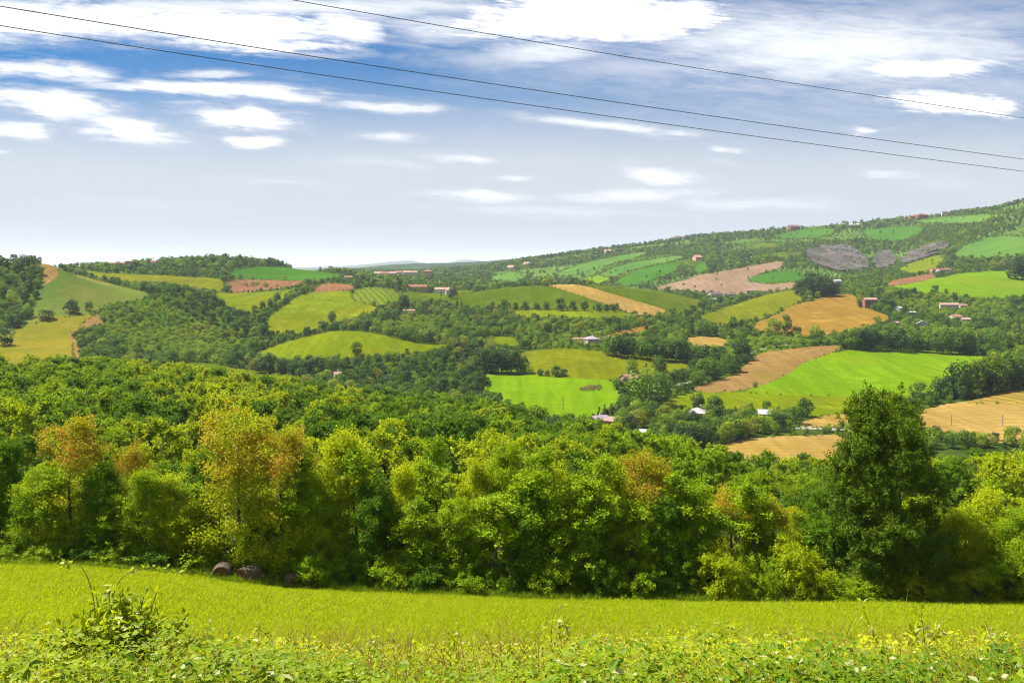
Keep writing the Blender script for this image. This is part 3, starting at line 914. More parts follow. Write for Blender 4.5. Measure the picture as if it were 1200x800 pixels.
L_FRONT = leaf_mat('leaf_front', (0.085, 0.175, 0.003), (0.27, 0.37, 0.004))
L_FRONT_Y = leaf_mat('leaf_front_yellow', (0.145, 0.225, 0.003), (0.38, 0.43, 0.005))
L_FRONT_D = leaf_mat('leaf_front_dark', (0.032, 0.095, 0.004), (0.13, 0.235, 0.005))
L_BIG = leaf_mat('leaf_big', (0.018, 0.044, 0.003), (0.105, 0.165, 0.004), trans=0.26)
L_WOOD = [leaf_mat('leaf_wood_a', (0.075, 0.165, 0.003), (0.25, 0.345, 0.004), vary=.35),
          leaf_mat('leaf_wood_b', (0.14, 0.215, 0.003), (0.35, 0.405, 0.005), vary=.35),
          leaf_mat('leaf_wood_c', (0.028, 0.090, 0.005), (0.12, 0.215, 0.006), vary=.35)]
L_FAR = [leaf_mat('leaf_far_a', (0.028, 0.078, 0.005), (0.125, 0.215, 0.008), vary=.45, trans=.28),
         leaf_mat('leaf_far_b', (0.075, 0.14, 0.005), (0.22, 0.30, 0.009), vary=.4, trans=.32),
         leaf_mat('leaf_far_c', (0.013, 0.042, 0.007), (0.064, 0.122, 0.011), vary=.45, trans=.22),
         leaf_mat('leaf_far_olive', (0.12, 0.145, 0.010), (0.24, 0.24, 0.016), vary=.4, trans=.3)]

rng = random.Random(5)
FK = {}
FK['green'] = [Kind('green_tree%d' % i, tree_geo(10 + i, 9, 1.75 + .3 * (i % 2), .04, .34, .70, 72, 640, 44, .15, 1.2, spread_=.28, up=1.15), L_FRONT, 9) for i in range(4)]
FK['yellow'] = [Kind('yellow_tree%d' % i, tree_geo(30 + i, 9, 1.65 + .3 * (i % 2), .05, .36, .74, 70, 640, 44, .15, 1.25, spread_=.28, up=1.2), L_FRONT_Y, 9) for i in range(3)]
FK['dark'] = [Kind('dark_tree%d' % i, tree_geo(50 + i, 9, 1.75, .04, .34, .72, 72, 640, 44, .15, 1.1, spread_=.28, up=1.1), L_FRONT_D, 9) for i in range(3)]
FK['rust'] = [Kind('rust_tree%d' % i, tree_geo(70 + i, 9, 1.9, .06, .42, .60, 58, 460, 44, .14, 1.25, spread_=.28, up=1.1, rust=.9), L_FRONT_Y, 9) for i in range(3)]
FK['slim'] = [Kind('slim_tree%d' % i, tree_geo(90 + i, 9, 1.1, .05, .4, .8, 26, 200, 46, .18, 1.1, spread_=.3), L_FRONT, 9) for i in range(2)]
FK['shrub'] = [Kind('shrub%d' % i, tree_geo(110 + i, 3, 2.0, .0, .25, .45, 34, 300, 46, .15, .8, spread_=.4, up=.4), [L_FRONT, L_FRONT_D, L_FRONT_Y][i % 3], 3) for i in range(4)]
BIGT = Kind('big_tree', tree_geo(404, 16, 4.5, .02, .30, .40, 76, 2400, 64, .19, 1.1, spread_=.50, up=.6), L_BIG, 16)

# the front of the wood, seen from the meadow: (photo column, photo row of the top, depth, kind, width factor, label)
FRONT_TREES = [
    (-28, 520, 74, 'green', 1.1, 'green tree at the left end of the wood edge, partly out of the picture'),
    (8, 516, 75, 'dark', 0.8, 'narrow dark green tree at the left edge of the wood front'),
    (45, 548, 73, 'green', 1.0, 'mid green tree between the dark narrow tree and the leftmost rusty tree'),
    (82, 490, 74, 'rust', 1.1, 'leftmost rusty orange tree with thin leaves at the wood edge'),
    (118, 545, 73, 'dark', 0.9, 'dark tree just right of the leftmost rusty orange tree'),
    (152, 520, 74.5, 'rust', 0.7, 'slender tree with a few orange sprays, second rusty one from the left'),
    (170, 552, 72.5, 'green', 1.0, 'leafy green tree in front of the slender orange sprayed tree'),
    (205, 556, 73, 'yellow', 1.0, 'yellow green tree left of the hay bales, lower than its neighbours'),
    (238, 530, 77, 'dark', 0.9, 'dark tree in the gap left of the tall golden tree'),
    (275, 482, 73.5, 'rust', 1.25, 'tallest golden orange tree, above the two left hay bales'),
    (330, 503, 73, 'rust', 1.05, 'salmon orange tree with a visible dark stem above the right hay bale'),
    (302, 585, 73.2, 'dark', 0.9, 'low dark tree directly behind the hay bales'),
    (372, 560, 73, 'green', 0.9, 'green tree right of the salmon orange tree'),
    (402, 506, 75, 'yellow', 1.15, 'tall yellow green tree left of the middle of the wood edge'),
    (440, 560, 73, 'dark', 1.0, 'dark tree in shade right of the tall yellow green tree'),
    (470, 546, 75, 'yellow', 1.0, 'yellow tree with pale upright shoots left of the thin spire tree'),
    (508, 514, 76, 'slim', 1.0, 'thin spire shaped tree standing up from the wood edge'),
    (535, 584, 73, 'green', 1.0, 'green tree at the foot of the thin spire tree'),
    (562, 540, 76, 'yellow', 1.0, 'yellow green tree behind the middle of the meadow edge'),
    (592, 520, 78, 'green', 1.0, 'tall green tree at the middle of the wood edge'),
    (618, 572, 72.6, 'dark', 1.0, 'dark leafy tree in the middle of the wood edge'),
    (648, 545, 75, 'yellow', 1.0, 'yellow crowned tree right of the dark middle tree'),
    (682, 560, 73, 'green', 1.1, 'full green tree right of the middle of the wood edge'),
    (718, 538, 75, 'yellow', 1.0, 'yellow green tree left of the pinkish tree'),
    (757, 530, 75, 'rust', 1.0, 'pinkish orange tree right of the middle of the wood edge'),
    (782, 584, 72.8, 'dark', 1.0, 'dark tree in front of the pinkish orange tree'),
    (815, 568, 74, 'green', 1.0, 'green tree between the pinkish tree and the two small orange trees'),
    (858, 572, 76, 'rust', 0.8, 'small orange tree, left one of two behind the round bushes'),
    (905, 584, 75, 'rust', 0.85, 'small orange tree, right one of two behind the round bushes'),
    (935, 596, 77, 'yellow', 1.0, 'yellow green tree behind the right small orange tree'),
    (972, 570, 76, 'dark', 1.2, 'dark tree leaning on the left side of the big dark tree'),
    (1100, 600, 75, 'green', 1.2, 'green tree in the shade right of the big dark tree'),
    (1128, 592, 74, 'yellow', 1.2, 'yellow green tree right of the big dark tree'),
    (1162, 575, 76, 'yellow', 1.2, 'bright tree second from the right end of the wood edge'),
    (1198, 596, 72.6, 'green', 1.2, 'green tree at the right edge of the wood front'),
    (1228, 560, 74, 'yellow', 1.1, 'yellow green tree at the right end, partly out of the picture'),
    (62, 556, 72.4, 'slim', 1.0, 'slender sapling between the narrow dark tree and the leftmost rusty tree'),
    (135, 580, 72.2, 'slim', 1.1, 'slender sapling left of the slender orange sprayed tree'),
    (222, 568, 74, 'slim', 1.1, 'slender young tree left of the dark gap by the tall golden tree'),
    (352, 530, 72.5, 'slim', 1.1, 'slender green tree right of the salmon orange tree stem'),
    (422, 528, 74, 'slim', 1.1, 'slender young tree right of the tall yellow green tree'),
    (488, 585, 72.6, 'slim', 1.1, 'slender sapling left of the thin spire tree foot'),
    (576, 580, 72.4, 'slim', 1.2, 'slender sapling before the tall green middle tree'),
    (633, 526, 73, 'slim', 1.1, 'slender young tree right of the dark leafy middle tree'),
    (665, 588, 72.6, 'slim', 1.2, 'slender sapling left of the full green tree'),
    (700, 536, 72.8, 'slim', 1.2, 'slender sapling right of the full green tree'),
    (738, 586, 72.6, 'slim', 1.1, 'slender young tree left of the pinkish orange tree'),
    (800, 556, 73, 'slim', 1.2, 'slender sapling right of the dark tree by the pinkish one'),
    (838, 600, 73.5, 'slim', 1.1, 'slender young tree left of the two small orange trees'),
    (882, 566, 74, 'slim', 1.2, 'slender young tree between the two small orange trees'),
]
cnt = {}
for u, vt, y, kd, wf, lb in FRONT_TREES:
    x, y, z = at_depth(u, y)
    h = (HOR - vt) / F * y - z
    i = cnt.get(kd, 0); cnt[kd] = i + 1
    K = FK[kd][i % len(FK[kd])]
    s = h / K.H
    plant_tree(K, 'broadleaf_tree', x, y, z, s, rng.random() * 6.28, lb, 'tree', 'trees along the meadow edge', sx=wf * min(1.35, 1.1 / s) * (1.0 if kd in ('rust', 'slim') else .80))

x, y, z = at_depth(1040, 72)
plant_tree(BIGT, 'broadleaf_tree', x, y, z, ((HOR - 463) / F * y - z) / BIGT.H, 0.6, 'big dark green tree rising above the wood edge at right', 'tree', sx=.86)

SHRUBS = [
    (-20, 632, 71.5, 1, 'dark bramble bush at the left end of the meadow edge'), (22, 634, 71.5, 0, 'broad green bush below the narrow dark tree at left'),
    (62, 630, 71.6, 3, 'green bush below the leftmost rusty orange tree'), (104, 634, 71.5, 1, 'dark bush right below the leftmost rusty orange tree'),
    (146, 636, 71.5, 0, 'leafy bush at the foot of the slender orange sprayed tree'), (190, 638, 71.5, 1, 'dark low bush left of the hay bales'),
    (228, 645, 71.8, 3, 'small bush touching the leftmost hay bale'), (372, 640, 71.3, 0, 'bright fern like bush right of the hay bales'),
    (410, 655, 71.4, 1, 'shaded bush under the tall yellow green tree'), (452, 652, 71.4, 3, 'shaded bush under the yellow tree with upright shoots'),
    (500, 655, 71.4, 1, 'dark bush below the thin spire tree'), (548, 655, 71.4, 0, 'bush in shade just left of the middle of the meadow edge'),
    (600, 655, 71.4, 1, 'dark bush at the middle of the meadow edge'), (650, 650, 71.4, 3, 'bush in shade just right of the middle of the meadow edge'),
    (700, 648, 71.4, 1, 'dark bush below the full green tree'), (745, 650, 71.4, 0, 'speckled bush below the pinkish orange tree'),
    (790, 655, 71.4, 1, 'dark low bush left of the round yellow bush'), (845, 646, 71.0, 2, 'round yellow green bush, left of the pair under the orange trees'),
    (888, 648, 71.2, 0, 'rounded bush between the yellow round bush and the pale bush'), (935, 638, 71.0, 2, 'pale grey green bush left of the big dark tree'),
    (985, 672, 70.8, 0, 'low bush at the left foot of the big dark tree'), (1025, 672, 70.6, 3, 'low bush in front of the big dark tree trunk'),
    (1065, 668, 70.6, 2, 'bush with an upright shoot in front of the big dark tree'), (1105, 680, 70.8, 0, 'low grassy bush right of the big dark tree'),
    (1145, 668, 70.6, 2, 'bright low bush near the right end of the meadow edge'), (1185, 640, 70.8, 0, 'tall leafy bush at the right end of the meadow edge'),
    (1222, 630, 71.0, 3, 'bush cut by the right edge of the picture'),
]
for u, vt, y, i, lb in SHRUBS:
    x, y, z = at_depth(u, y)
    h = (HOR - vt) / F * y - z
    K = FK['shrub'][i]
    plant_tree(K, 'shrub', x, y, z, h / K.H, rng.random() * 6.28, lb, 'bush', 'bushes along the meadow edge', sx=max(.8, min(1.5, 3.0 / h)))


# ------------------------------------------------------------------ scatter
def scatter(mask, spacing, seed, limit=100000):
    """random points on the masked terrain faces, at least `spacing` metres apart"""
    rs = np.random.RandomState(seed)
    m = np.argwhere(mask)
    if not len(m):
        return np.zeros((0, 3))
    r, c = m[:, 0], m[:, 1]
    P = [np.stack([XG[r + i, c + j], YG[r + i, c + j], ZG[r + i, c + j]], 1) for i, j in ((0, 0), (0, 1), (1, 1), (1, 0))]
    area = 0.5 * np.abs((P[2][:, 0] - P[0][:, 0]) * (P[3][:, 1] - P[1][:, 1]) - (P[3][:, 0] - P[1][:, 0]) * (P[2][:, 1] - P[0][:, 1]))
    n = int(area.sum() / (spacing * spacing) * 4) + 1
    k = rs.choice(len(m), size=n, p=area / area.sum())
    a, b = rs.rand(n, 1), rs.rand(n, 1)
    pts = (P[0][k] * (1 - a) + P[1][k] * a) * (1 - b) + (P[3][k] * (1 - a) + P[2][k] * a) * b
    grid, keep = {}, []
    for i in range(n):
        gx, gy = int(pts[i, 0] // spacing), int(pts[i, 1] // spacing)
        ok = True
        for dx in (-1, 0, 1):
            for dy in (-1, 0, 1):
                for j in grid.get((gx + dx, gy + dy), ()):
                    if (pts[i, 0] - pts[j, 0]) ** 2 + (pts[i, 1] - pts[j, 1]) ** 2 < spacing * spacing:
                        ok = False; break
                if not ok: break
            if not ok: break
        if ok:
            grid.setdefault((gx, gy), []).append(i); keep.append(i)
            if len(keep) >= limit: break
    return pts[keep]


def gn_scatter(name, label, cat, pts, scales, idx, templates, seed=0):
    """one 'stuff' object: a cloud of points that a geometry node tree dresses with the template meshes"""
    rs = np.random.RandomState(seed)
    me = bpy.data.meshes.new(name)
    me.vertices.add(len(pts))
    me.vertices.foreach_set('co', np.asarray(pts, np.float32).ravel())
    for k, v, ty in (('sc', scales, 'FLOAT'), ('rz', rs.rand(len(pts)) * 6.283, 'FLOAT'), ('idx', idx, 'INT')):
        a = me.attributes.new(k, ty, 'POINT')
        a.data.foreach_set('value', np.asarray(v, np.int32 if ty == 'INT' else np.float32))
    o = link(name, me)
    ng = bpy.data.node_groups.new(name + '_nodes', 'GeometryNodeTree')
    ng.interface.new_socket('Geometry', in_out='INPUT', socket_type='NodeSocketGeometry')
    ng.interface.new_socket('Geometry', in_out='OUTPUT', socket_type='NodeSocketGeometry')
    t = NT(ng)
    gi = t.n('NodeGroupInput'); go = t.n('NodeGroupOutput')
    iop = t.n('GeometryNodeInstanceOnPoints')
    gti = t.n('GeometryNodeGeometryToInstance')
    for tm in reversed(templates):
        oi = t.n('GeometryNodeObjectInfo')
        oi.inputs['Object'].default_value = tm
        t.l(oi.outputs['Geometry'], gti.inputs[0])
    t.l(gi.outputs[0], iop.inputs['Points'])
    t.l(gti.outputs[0], iop.inputs['Instance'])
    iop.inputs['Pick Instance'].default_value = True
    def attr(nm, ty):
        a = t.n('GeometryNodeInputNamedAttribute', data_type=ty)
        a.inputs['Name'].default_value = nm
        return a.outputs[0]
    t.l(attr('idx', 'INT'), iop.inputs['Instance Index'])
    cx = t.n('ShaderNodeCombineXYZ'); t.l(attr('rz', 'FLOAT'), cx.inputs[2])
    er = t.n('FunctionNodeEulerToRotation'); t.l(cx.outputs[0], er.inputs[0])
    t.l(er.outputs[0], iop.inputs['Rotation'])
    t.l(attr('sc', 'FLOAT'), iop.inputs['Scale'])
    t.l(iop.outputs[0], go.inputs[0])
    md = o.modifiers.new('dress', 'NODES')
    md.node_group = ng
    return tag(o, label, cat, kind='stuff')


def template(k):
    """trunk and crown of a tree shape as one object that stays out of the scene (source for gn_scatter)"""
    if not hasattr(k, 'tmpl'):
        nv = len(k.trunk.vertices)
        me = k.crown.copy()
        k.tmpl = bpy.data.objects.new('leaf_source', me)
    return k.tmpl


# the wood on the near slope
WK = [Kind('wood_tree%d' % i, tree_geo(200 + i, 8, 2.5 + .3 * (i % 3), .08, .42, .5, 26, 210, 26, .34, .9, spread_=.38), L_WOOD[i % 3], 8) for i in range(9)]
wood_mask = (FY > 80) & (FY < 470) & (FU > -60) & (FU < 1260) & (FU[..., :] > -1e9)
crest = np.interp(FU, [0, 350, 560, 700, 800, 1200], [375, 372, 345, 290, 262, 262])
wood_mask &= FY < crest
wp = scatter(wood_mask, 5.2, 21)
wp = wp[np.argsort(wp[:, 1])]
WU = 600 + F * wp[:, 0] / wp[:, 1]
rs = np.random.RandomState(8)
zone_n = fbm(wp[:, 0] / 22, wp[:, 1] / 22, 9)
wh = 5.0 + 5.2 * rs.rand(len(wp)) ** 1.4 + 0.8 * zone_n
low = np.interp(WU, [780, 860, 1200], [0, 2.6, 2.2])
wh = np.where(wp[:, 1] < 115, 4.4 + 2.2 * rs.rand(len(wp)), wh)
wh = wh - low * (0.6 + 0.4 * rs.rand(len(wp)))
wm = np.where(rs.rand(len(wp)) < 0.20, 2, np.where(zone_n + 0.9 * (rs.rand(len(wp)) - .5) > 0.05, 1, 0))
wm = np.where((WU > 330) & (WU < 720) & (rs.rand(len(wp)) < .35) & (wp[:, 1] > 110), 2, wm)
wi = wm + 3 * rs.randint(0, 3, len(wp))
# what of each tree shows above the nearer ones
sky_v = np.full(1500, 640.0)
score = np.zeros(len(wp))
for u, vt, y, kd, wf, lb in FRONT_TREES:
    a0 = int(np.clip(u - 18 + 100, 0, 1499)); sky_v[a0:a0 + 36] = np.minimum(sky_v[a0:a0 + 36], vt + 22)
for i in range(len(wp)):
    vt = HOR - F * (wp[i, 2] + wh[i]) / wp[i, 1]
    hw = 2.2 * F / wp[i, 1]
    a0 = int(np.clip(WU[i] - hw + 100, 0, 1499)); a1 = int(np.clip(WU[i] + hw + 100, 1, 1500))
    seg = sky_v[a0:a1]
    if not len(seg): continue
    score[i] = np.clip(seg - vt, 0, wh[i] * F / wp[i, 1]).mean() * hw * (1 if 0 < WU[i] < 1200 else .3)
    sky_v[a0:a1] = np.minimum(seg, vt + 4)
order = np.argsort(-score)
N_WOOD = 255
ind = np.zeros(len(wp), bool); ind[order[:N_WOOD]] = True
tone = ['mid green', 'yellow green', 'dark green']
for i in np.where(ind)[0]:
    third = ['left', 'middle', 'right'][int(np.clip(WU[i] // 400, 0, 2))]
    near = 'just behind the meadow edge trees' if wp[i, 1] < 120 else ('halfway down the wooded slope' if wp[i, 1] < 210 else 'far down the wooded slope')
    lb = '%s tree %s, in the %s third of the wood' % (tone[wm[i]], near, third)
    K = WK[wi[i]]
    plant_tree(K, 'woodland_tree', wp[i, 0], wp[i, 1], wp[i, 2], wh[i] / K.H, rs.rand() * 6.28, lb, 'tree', '%s trees %s, %s' % (tone[wm[i]], near, third))
rest = ~ind
gn_scatter('woodland', 'wood of many green trees covering the slope behind the meadow edge', 'wood', wp[rest], wh[rest] / 8.4, wi[rest], [template(k) for k in WK], 3)
print('WOOD', len(wp))


# ------------------------------------------------------------------ far trees: hedgerows, lone trees, woods on the hills
CK = {}
CK['round'] = [Kind('round_tree%d' % i, clump_geo(300 + i, 9, 4.2, .10, 22, 1500, .62, .45, .45), L_FAR[0], 9) for i in range(4)]
CK['dark'] = [Kind('dark_round_tree%d' % i, clump_geo(320 + i, 9, 4.0, .08, 20, 1400, .62, .45, .45), L_FAR[2], 9) for i in range(4)]
CK['light'] = [Kind('light_tree%d' % i, clump_geo(340 + i, 8, 3.6, .08, 20, 1300, .58, .45, .5), L_FAR[1], 8) for i in range(3)]
CK['olive'] = [Kind('olive_tree%d' % i, clump_geo(360 + i, 7, 3.8, .08, 18, 1200, .55, .4, .45), L_FAR[3], 7) for i in range(2)]
CK['tall'] = [Kind('tall_tree%d' % i, clump_geo(380 + i, 13, 3.0, .15, 22, 1300, .62, .45, .6), L_FAR[0], 13) for i in range(3)]
CK['cypress'] = [Kind('cypress%d' % i, clump_geo(395 + i, 11, 1.3, .02, 18, 900, .45, .35, .75), L_FAR[2], 11) for i in range(2)]
CK['bush'] = [Kind('field_bush%d' % i, clump_geo(410 + i, 4, 2.8, .0, 12, 600, .5, .3, .45), L_FAR[[0, 1, 1][i]], 4) for i in range(3)]
ORD = ['first', 'second', 'third', 'fourth', 'fifth', 'sixth', 'seventh', 'eighth', 'ninth', 'tenth', 'eleventh', 'twelfth']
hr = random.Random(77)


def far_tree(kd, u, v, hpx, label, group=None, wide=1.0, name='hedgerow_tree', cat='hedge tree'):
    x, y, z = hit(u, v)
    h = hpx / F * y
    K = CK[kd][hr.randrange(len(CK[kd]))]
    return plant_tree(K, name, x, y, z - 0.1, h / K.H, hr.random() * 6.28, label, cat, group, sx=wide)


def tree_row(what, where, items):
    """items: (kind, u, v of the foot, height px[, width factor]) from left to right"""
    n = len(items)
    for i, it in enumerate(items):
        if n > 12:
            lb = '%s %s' % (what, where)
        elif n == 1:
            lb = '%s %s' % (what, where)
        else:
            lb = '%s %s %s' % (ORD[i], what, where)
        far_tree(it[0], it[1], it[2], it[3], lb, (what + 's ' + where) if n > 1 else None, it[4] if len(it) > 4 else 1.0)


def along(pts, step, kinds, h, jit=0.18):
    """trees along a line of photo positions"""
    out = []
    for (u0, v0), (u1, v1) in zip(pts[:-1], pts[1:]):
        n = max(1, int(round(math.hypot(u1 - u0, v1 - v0) / step)))
        for i in range(n):
            t = (i + 0.15 + 0.7 * hr.random()) / n
            out.append((hr.choice(kinds), u0 + (u1 - u0) * t, v0 + (v1 - v0) * t + hr.uniform(-1, 1), h * (1 + hr.uniform(-jit, jit) * 1.6)))
    return sorted(out, key=lambda q: q[1])


tree_row('dark tree', 'in the hedge along the top of the brightest green field', along([(982, 408), (1040, 411), (1110, 413.5), (1166, 419)], 10, ['dark', 'round', 'round'], 23))
tree_row('second rank tree', 'behind the hedge on top of the brightest green field', along([(990, 402), (1080, 405), (1180, 412)], 13, ['round', 'light', 'dark'], 22))
tree_row('tall tree', 'in the dark wood corner at the right, beside the combed stubble', [('dark', 1108, 466, 26, 1.5), ('dark', 1126, 466, 44), ('light', 1140, 465, 46, .6), ('tall', 1152, 463, 42), ('dark', 1160, 461, 34, 1.2), ('light', 1168, 460, 48, .6), ('tall', 1181, 457, 46), ('dark', 1190, 455, 34, 1.2), ('light', 1197, 453, 46, .6), ('tall', 1212, 451, 46)])
tree_row('round dark tree', 'alone at the right lower corner of the brightest green field', [('dark', 1077, 468, 21, 1.2)])
tree_row('dark tree', 'in the thick hedge right of the pink villa', along([(714, 416), (760, 421), (812, 425)], 9, ['dark', 'round', 'dark'], 22))
tree_row('round tree', 'beside the lane left of the brown stubble band', [('light', 776, 441, 14), ('round', 792, 446, 13), ('round', 812, 445, 15), ('round', 829, 444, 25, 1.3), ('dark', 824, 425, 22, 1.2), ('dark', 842, 425, 20, 1.2), ('round', 856, 436, 23, 1.1), ('dark', 868, 423, 29), ('dark', 877, 420, 14)])
tree_row('small round bush', 'in the low row along the pale lane', along([(882, 409), (930, 405), (980, 404)], 8, ['bush', 'bush', 'round'], 7))
tree_row('tree', 'in the row along the foot of the tan field', [('tall', 806, 394, 15), ('round', 822, 393, 19), ('round', 834, 393, 16), ('dark', 845, 393, 10), ('tall', 859, 392, 22), ('round', 870, 389, 16), ('light', 879, 390, 13), ('dark', 893, 396, 9), ('light', 908, 397, 25), ('tall', 922, 397, 29), ('dark', 934, 397, 15), ('light', 957, 397, 17, 1.3)])
tree_row('tree', 'in the dark grove above the tan field', [('dark', 936, 346, 19), ('dark', 944, 347, 24), ('dark', 951, 345, 27), ('dark', 957, 347, 24), ('dark', 964, 346, 26), ('dark', 971, 347, 23), ('dark', 978, 347, 17)])
tree_row('lone round tree', 'in the middle of the light green field with the hedge line', [('dark', 418, 415.5, 16)])
tree_row('dark tree', 'in the row below the light green field at left', [('dark', 305, 437, 18, 1.1), ('dark', 316, 437, 24, 1.2), ('dark', 331, 438, 20, 1.1), ('dark', 345, 439, 17, 1.2), ('dark', 362, 441, 20, 1.1), ('dark', 371, 441, 25, 1.2), ('dark', 388, 441, 21, 1.2), ('round', 400, 438, 17)])
tree_row('tree', 'in the row crossing the middle ridge', [('dark', 577, 361, 8), ('dark', 591, 362, 12), ('dark', 604, 363, 9), ('dark', 616, 363, 10), ('dark', 629, 363, 9), ('dark', 640, 363, 10), ('dark', 657, 364, 15), ('dark', 672, 364, 12), ('dark', 685, 364, 12), ('dark', 702, 365, 10), ('dark', 711, 365, 9), ('dark', 719, 365, 7)])
tree_row('tree', 'in the slanting row left of the large green hill', [('dark', 291, 373, 9), ('dark', 299, 369, 12), ('dark', 308, 363, 11), ('dark', 317, 359, 10), ('dark', 325, 355, 13), ('light', 337, 349, 7), ('light', 347, 345, 8), ('light', 358, 340, 7)])
tree_row('small bush', 'in the hedge between the large hill and the light green field', along([(305, 409), (345, 397), (372, 390)], 7, ['bush', 'bush', 'dark'], 6))
tree_row('tree', 'on the lower edge of the large green hill', [('dark', 389, 377, 13), ('dark', 378, 386, 11, 1.3), ('dark', 390, 386, 9), ('dark', 404, 385, 9), ('dark', 415, 386, 8)])
far_tree('dark', 85, 366.5, 16, 'biggest of the three lone trees on the hillside field, dark and round', None, 1.35, 'field_tree', 'tree')
far_tree('round', 104, 364, 12, 'smallest lone tree on the hillside field, with a visible stem', None, .9, 'field_tree', 'tree')
far_tree('dark', 54, 374.5, 12, 'low wide lone tree on the hillside field, lowest of the three', None, 1.9, 'field_tree', 'tree')
far_tree('dark', 5, 405, 22, 'large dark tree at the left edge on the yellowing field', None, 1.2, 'field_tree', 'tree')
far_tree('round', 88, 396, 9, 'small tree on the right edge of the yellowing field', None, 1.0, 'field_tree', 'tree')
tree_row('cypress', 'on the left skyline beside the red roofed farmhouse', [('cypress', 89, 313, 13, 1.2), ('cypress', 125, 312, 11, 1.3), ('cypress', 180, 312, 10), ('cypress', 216, 306, 11), ('cypress', 205, 306, 9)])
tree_row('round tree', 'on the left skyline between the cypresses', [('dark', 96, 313, 9), ('dark', 102, 313, 10), ('dark', 118, 313, 8), ('dark', 133, 313, 6), ('dark', 160, 313, 6)])
tree_row('cypress', 'standing near the village houses', [('cypress', 467, 344, 20, 1.8), ('cypress', 517, 349, 9), ('cypress', 536, 362, 13), ('cypress', 541, 362, 11)])
tree_row('cypress', 'in the short row below the vineyard', [('cypress', 427, 374, 9), ('cypress', 431, 374, 11), ('cypress', 437, 373, 10), ('cypress', 441, 373, 10), ('cypress', 447, 373, 11)])
tree_row('dark tree', 'around the farm drive left of the vineyard cypresses', [('dark', 452, 378, 15, 1.3), ('dark', 462, 378, 16, 1.3), ('dark', 473, 362, 17), ('dark', 530, 350, 14), ('dark', 476, 362, 14)])
far_tree('round', 762, 476, 44, 'biggest round tree of the farmyard, light green crown above the dark ones', 'farmyard trees', 1.25, 'farmyard_tree', 'tree')
far_tree('light', 741, 443, 24, 'sparse pale tree behind the red roofed farmhouse', 'farmyard trees', .8, 'farmyard_tree', 'tree')
far_tree('round', 773, 442, 26, 'upright tree behind the biggest farmyard tree', 'farmyard trees', .8, 'farmyard_tree', 'tree')
far_tree('cypress', 757, 433, 9, 'single pointed conifer behind the farmyard', 'farmyard trees', 1.4, 'farmyard_tree', 'tree')
far_tree('dark', 724, 456, 14, 'dark bushy tree at the left end of the farmyard', 'farmyard trees', 1.3, 'farmyard_tree', 'tree')
far_tree('dark', 766, 484, 22, 'dark tree below the biggest farmyard tree', 'farmyard trees', .9, 'farmyard_tree', 'tree')
for i, (u, v, h) in enumerate([(702, 487, 11), (709, 488, 15), (717, 488, 15), (725, 488, 17)]):
    far_tree('cypress', u, v, h, '%s dark conifer behind the white farmhouse, from the left' % ORD[i], 'dark conifers behind the white farmhouse', 2.0, 'farmyard_tree', 'tree')
for kd, u, v, h, lb in [('olive', 746, 503, 24, 'olive round tree right of the white farmhouse'), ('olive', 778, 494, 20, 'reddish olive tree above the long white shed'),
                        ('dark', 818, 480, 20, 'dark tree behind the grey roofed house'), ('dark', 838, 490, 26, 'dark upright tree right of the grey roofed house'),
                        ('olive', 808, 497, 12, 'olive bush before the grey roofed house'), ('olive', 872, 486, 14, 'brownish tree left of the pale barn'),
                        ('dark', 943, 488, 22, 'round dark tree at the left end of the gravel lane'), ('light', 912, 498, 20, 'greyish tree below the pale barn'),
                        ('light', 785, 505, 16, 'light green tree right of the long white shed')]:
    far_tree(kd, u, v, h, lb, 'farmyard trees', 1.1, 'farmyard_tree', 'tree')
tree_row('dark tree', 'in the row right of the long white shed', [('dark', 795, 519, 22), ('dark', 803, 523, 26), ('dark', 813, 525, 30), ('dark', 822, 525, 28), ('dark', 832, 523, 26)])
tree_row('yellow green tree', 'in the row along the left beige field', [('light', 842, 520, 22), ('light', 853, 517, 24, 1.1), ('light', 866, 514, 24, 1.1), ('olive', 879, 511, 20), ('light', 892, 508, 22, 1.1), ('light', 903, 505, 17), ('light', 922, 502, 12)])
tree_row('dark tree', 'in the short hedge inside the bright field left of the farmyard', [('bush', 620, 438, 9), ('dark', 633, 440, 8, 1.3), ('dark', 641, 440, 7, 1.3), ('dark', 652, 441, 13, 1.2), ('dark', 661, 441, 9, 1.3)])
tree_row('dark tree', 'in the clump left of the bright field', [('dark', 562, 460, 26, 1.1), ('dark', 567, 436, 28), ('dark', 578, 437, 28), ('dark', 588, 437, 31), ('dark', 599, 437, 27), ('dark', 610, 437, 22, 1.1)])
tree_row('tree', 'between the right stubble field and the wood', [('dark', 1097, 512, 14), ('dark', 1112, 513, 9, 1.3), ('round', 1132, 528, 25), ('light', 1152, 524, 18, 1.2), ('dark', 1166, 516, 10, 1.3), ('light', 1186, 522, 24), ('light', 1204, 528, 24), ('round', 1090, 530, 12)])
tree_row('dark tree', 'at the right edge above the bright slope field', [('dark', 1190, 327, 26, 1.2), ('dark', 1200, 327, 30, 1.1), ('light', 1165, 317, 13), ('olive', 1176, 315, 12), ('dark', 1150, 312, 9), ('dark', 1128, 305, 6), ('dark', 1139, 305, 7), ('dark', 1118, 304, 7)])
tree_row('tree', 'on the slope left of the settlement', [('dark', 1030, 345, 8), ('dark', 1053, 350, 10), ('dark', 1070, 348, 11), ('dark', 1096, 343, 9, 1.2), ('dark', 1109, 344, 6), ('dark', 1119, 352, 10), ('dark', 1132, 352, 8), ('dark', 1009, 360, 9, 1.3), ('dark', 1035, 362, 12, 1.3), ('dark', 1043, 364, 13, 1.2), ('bush', 1028, 378, 8)])
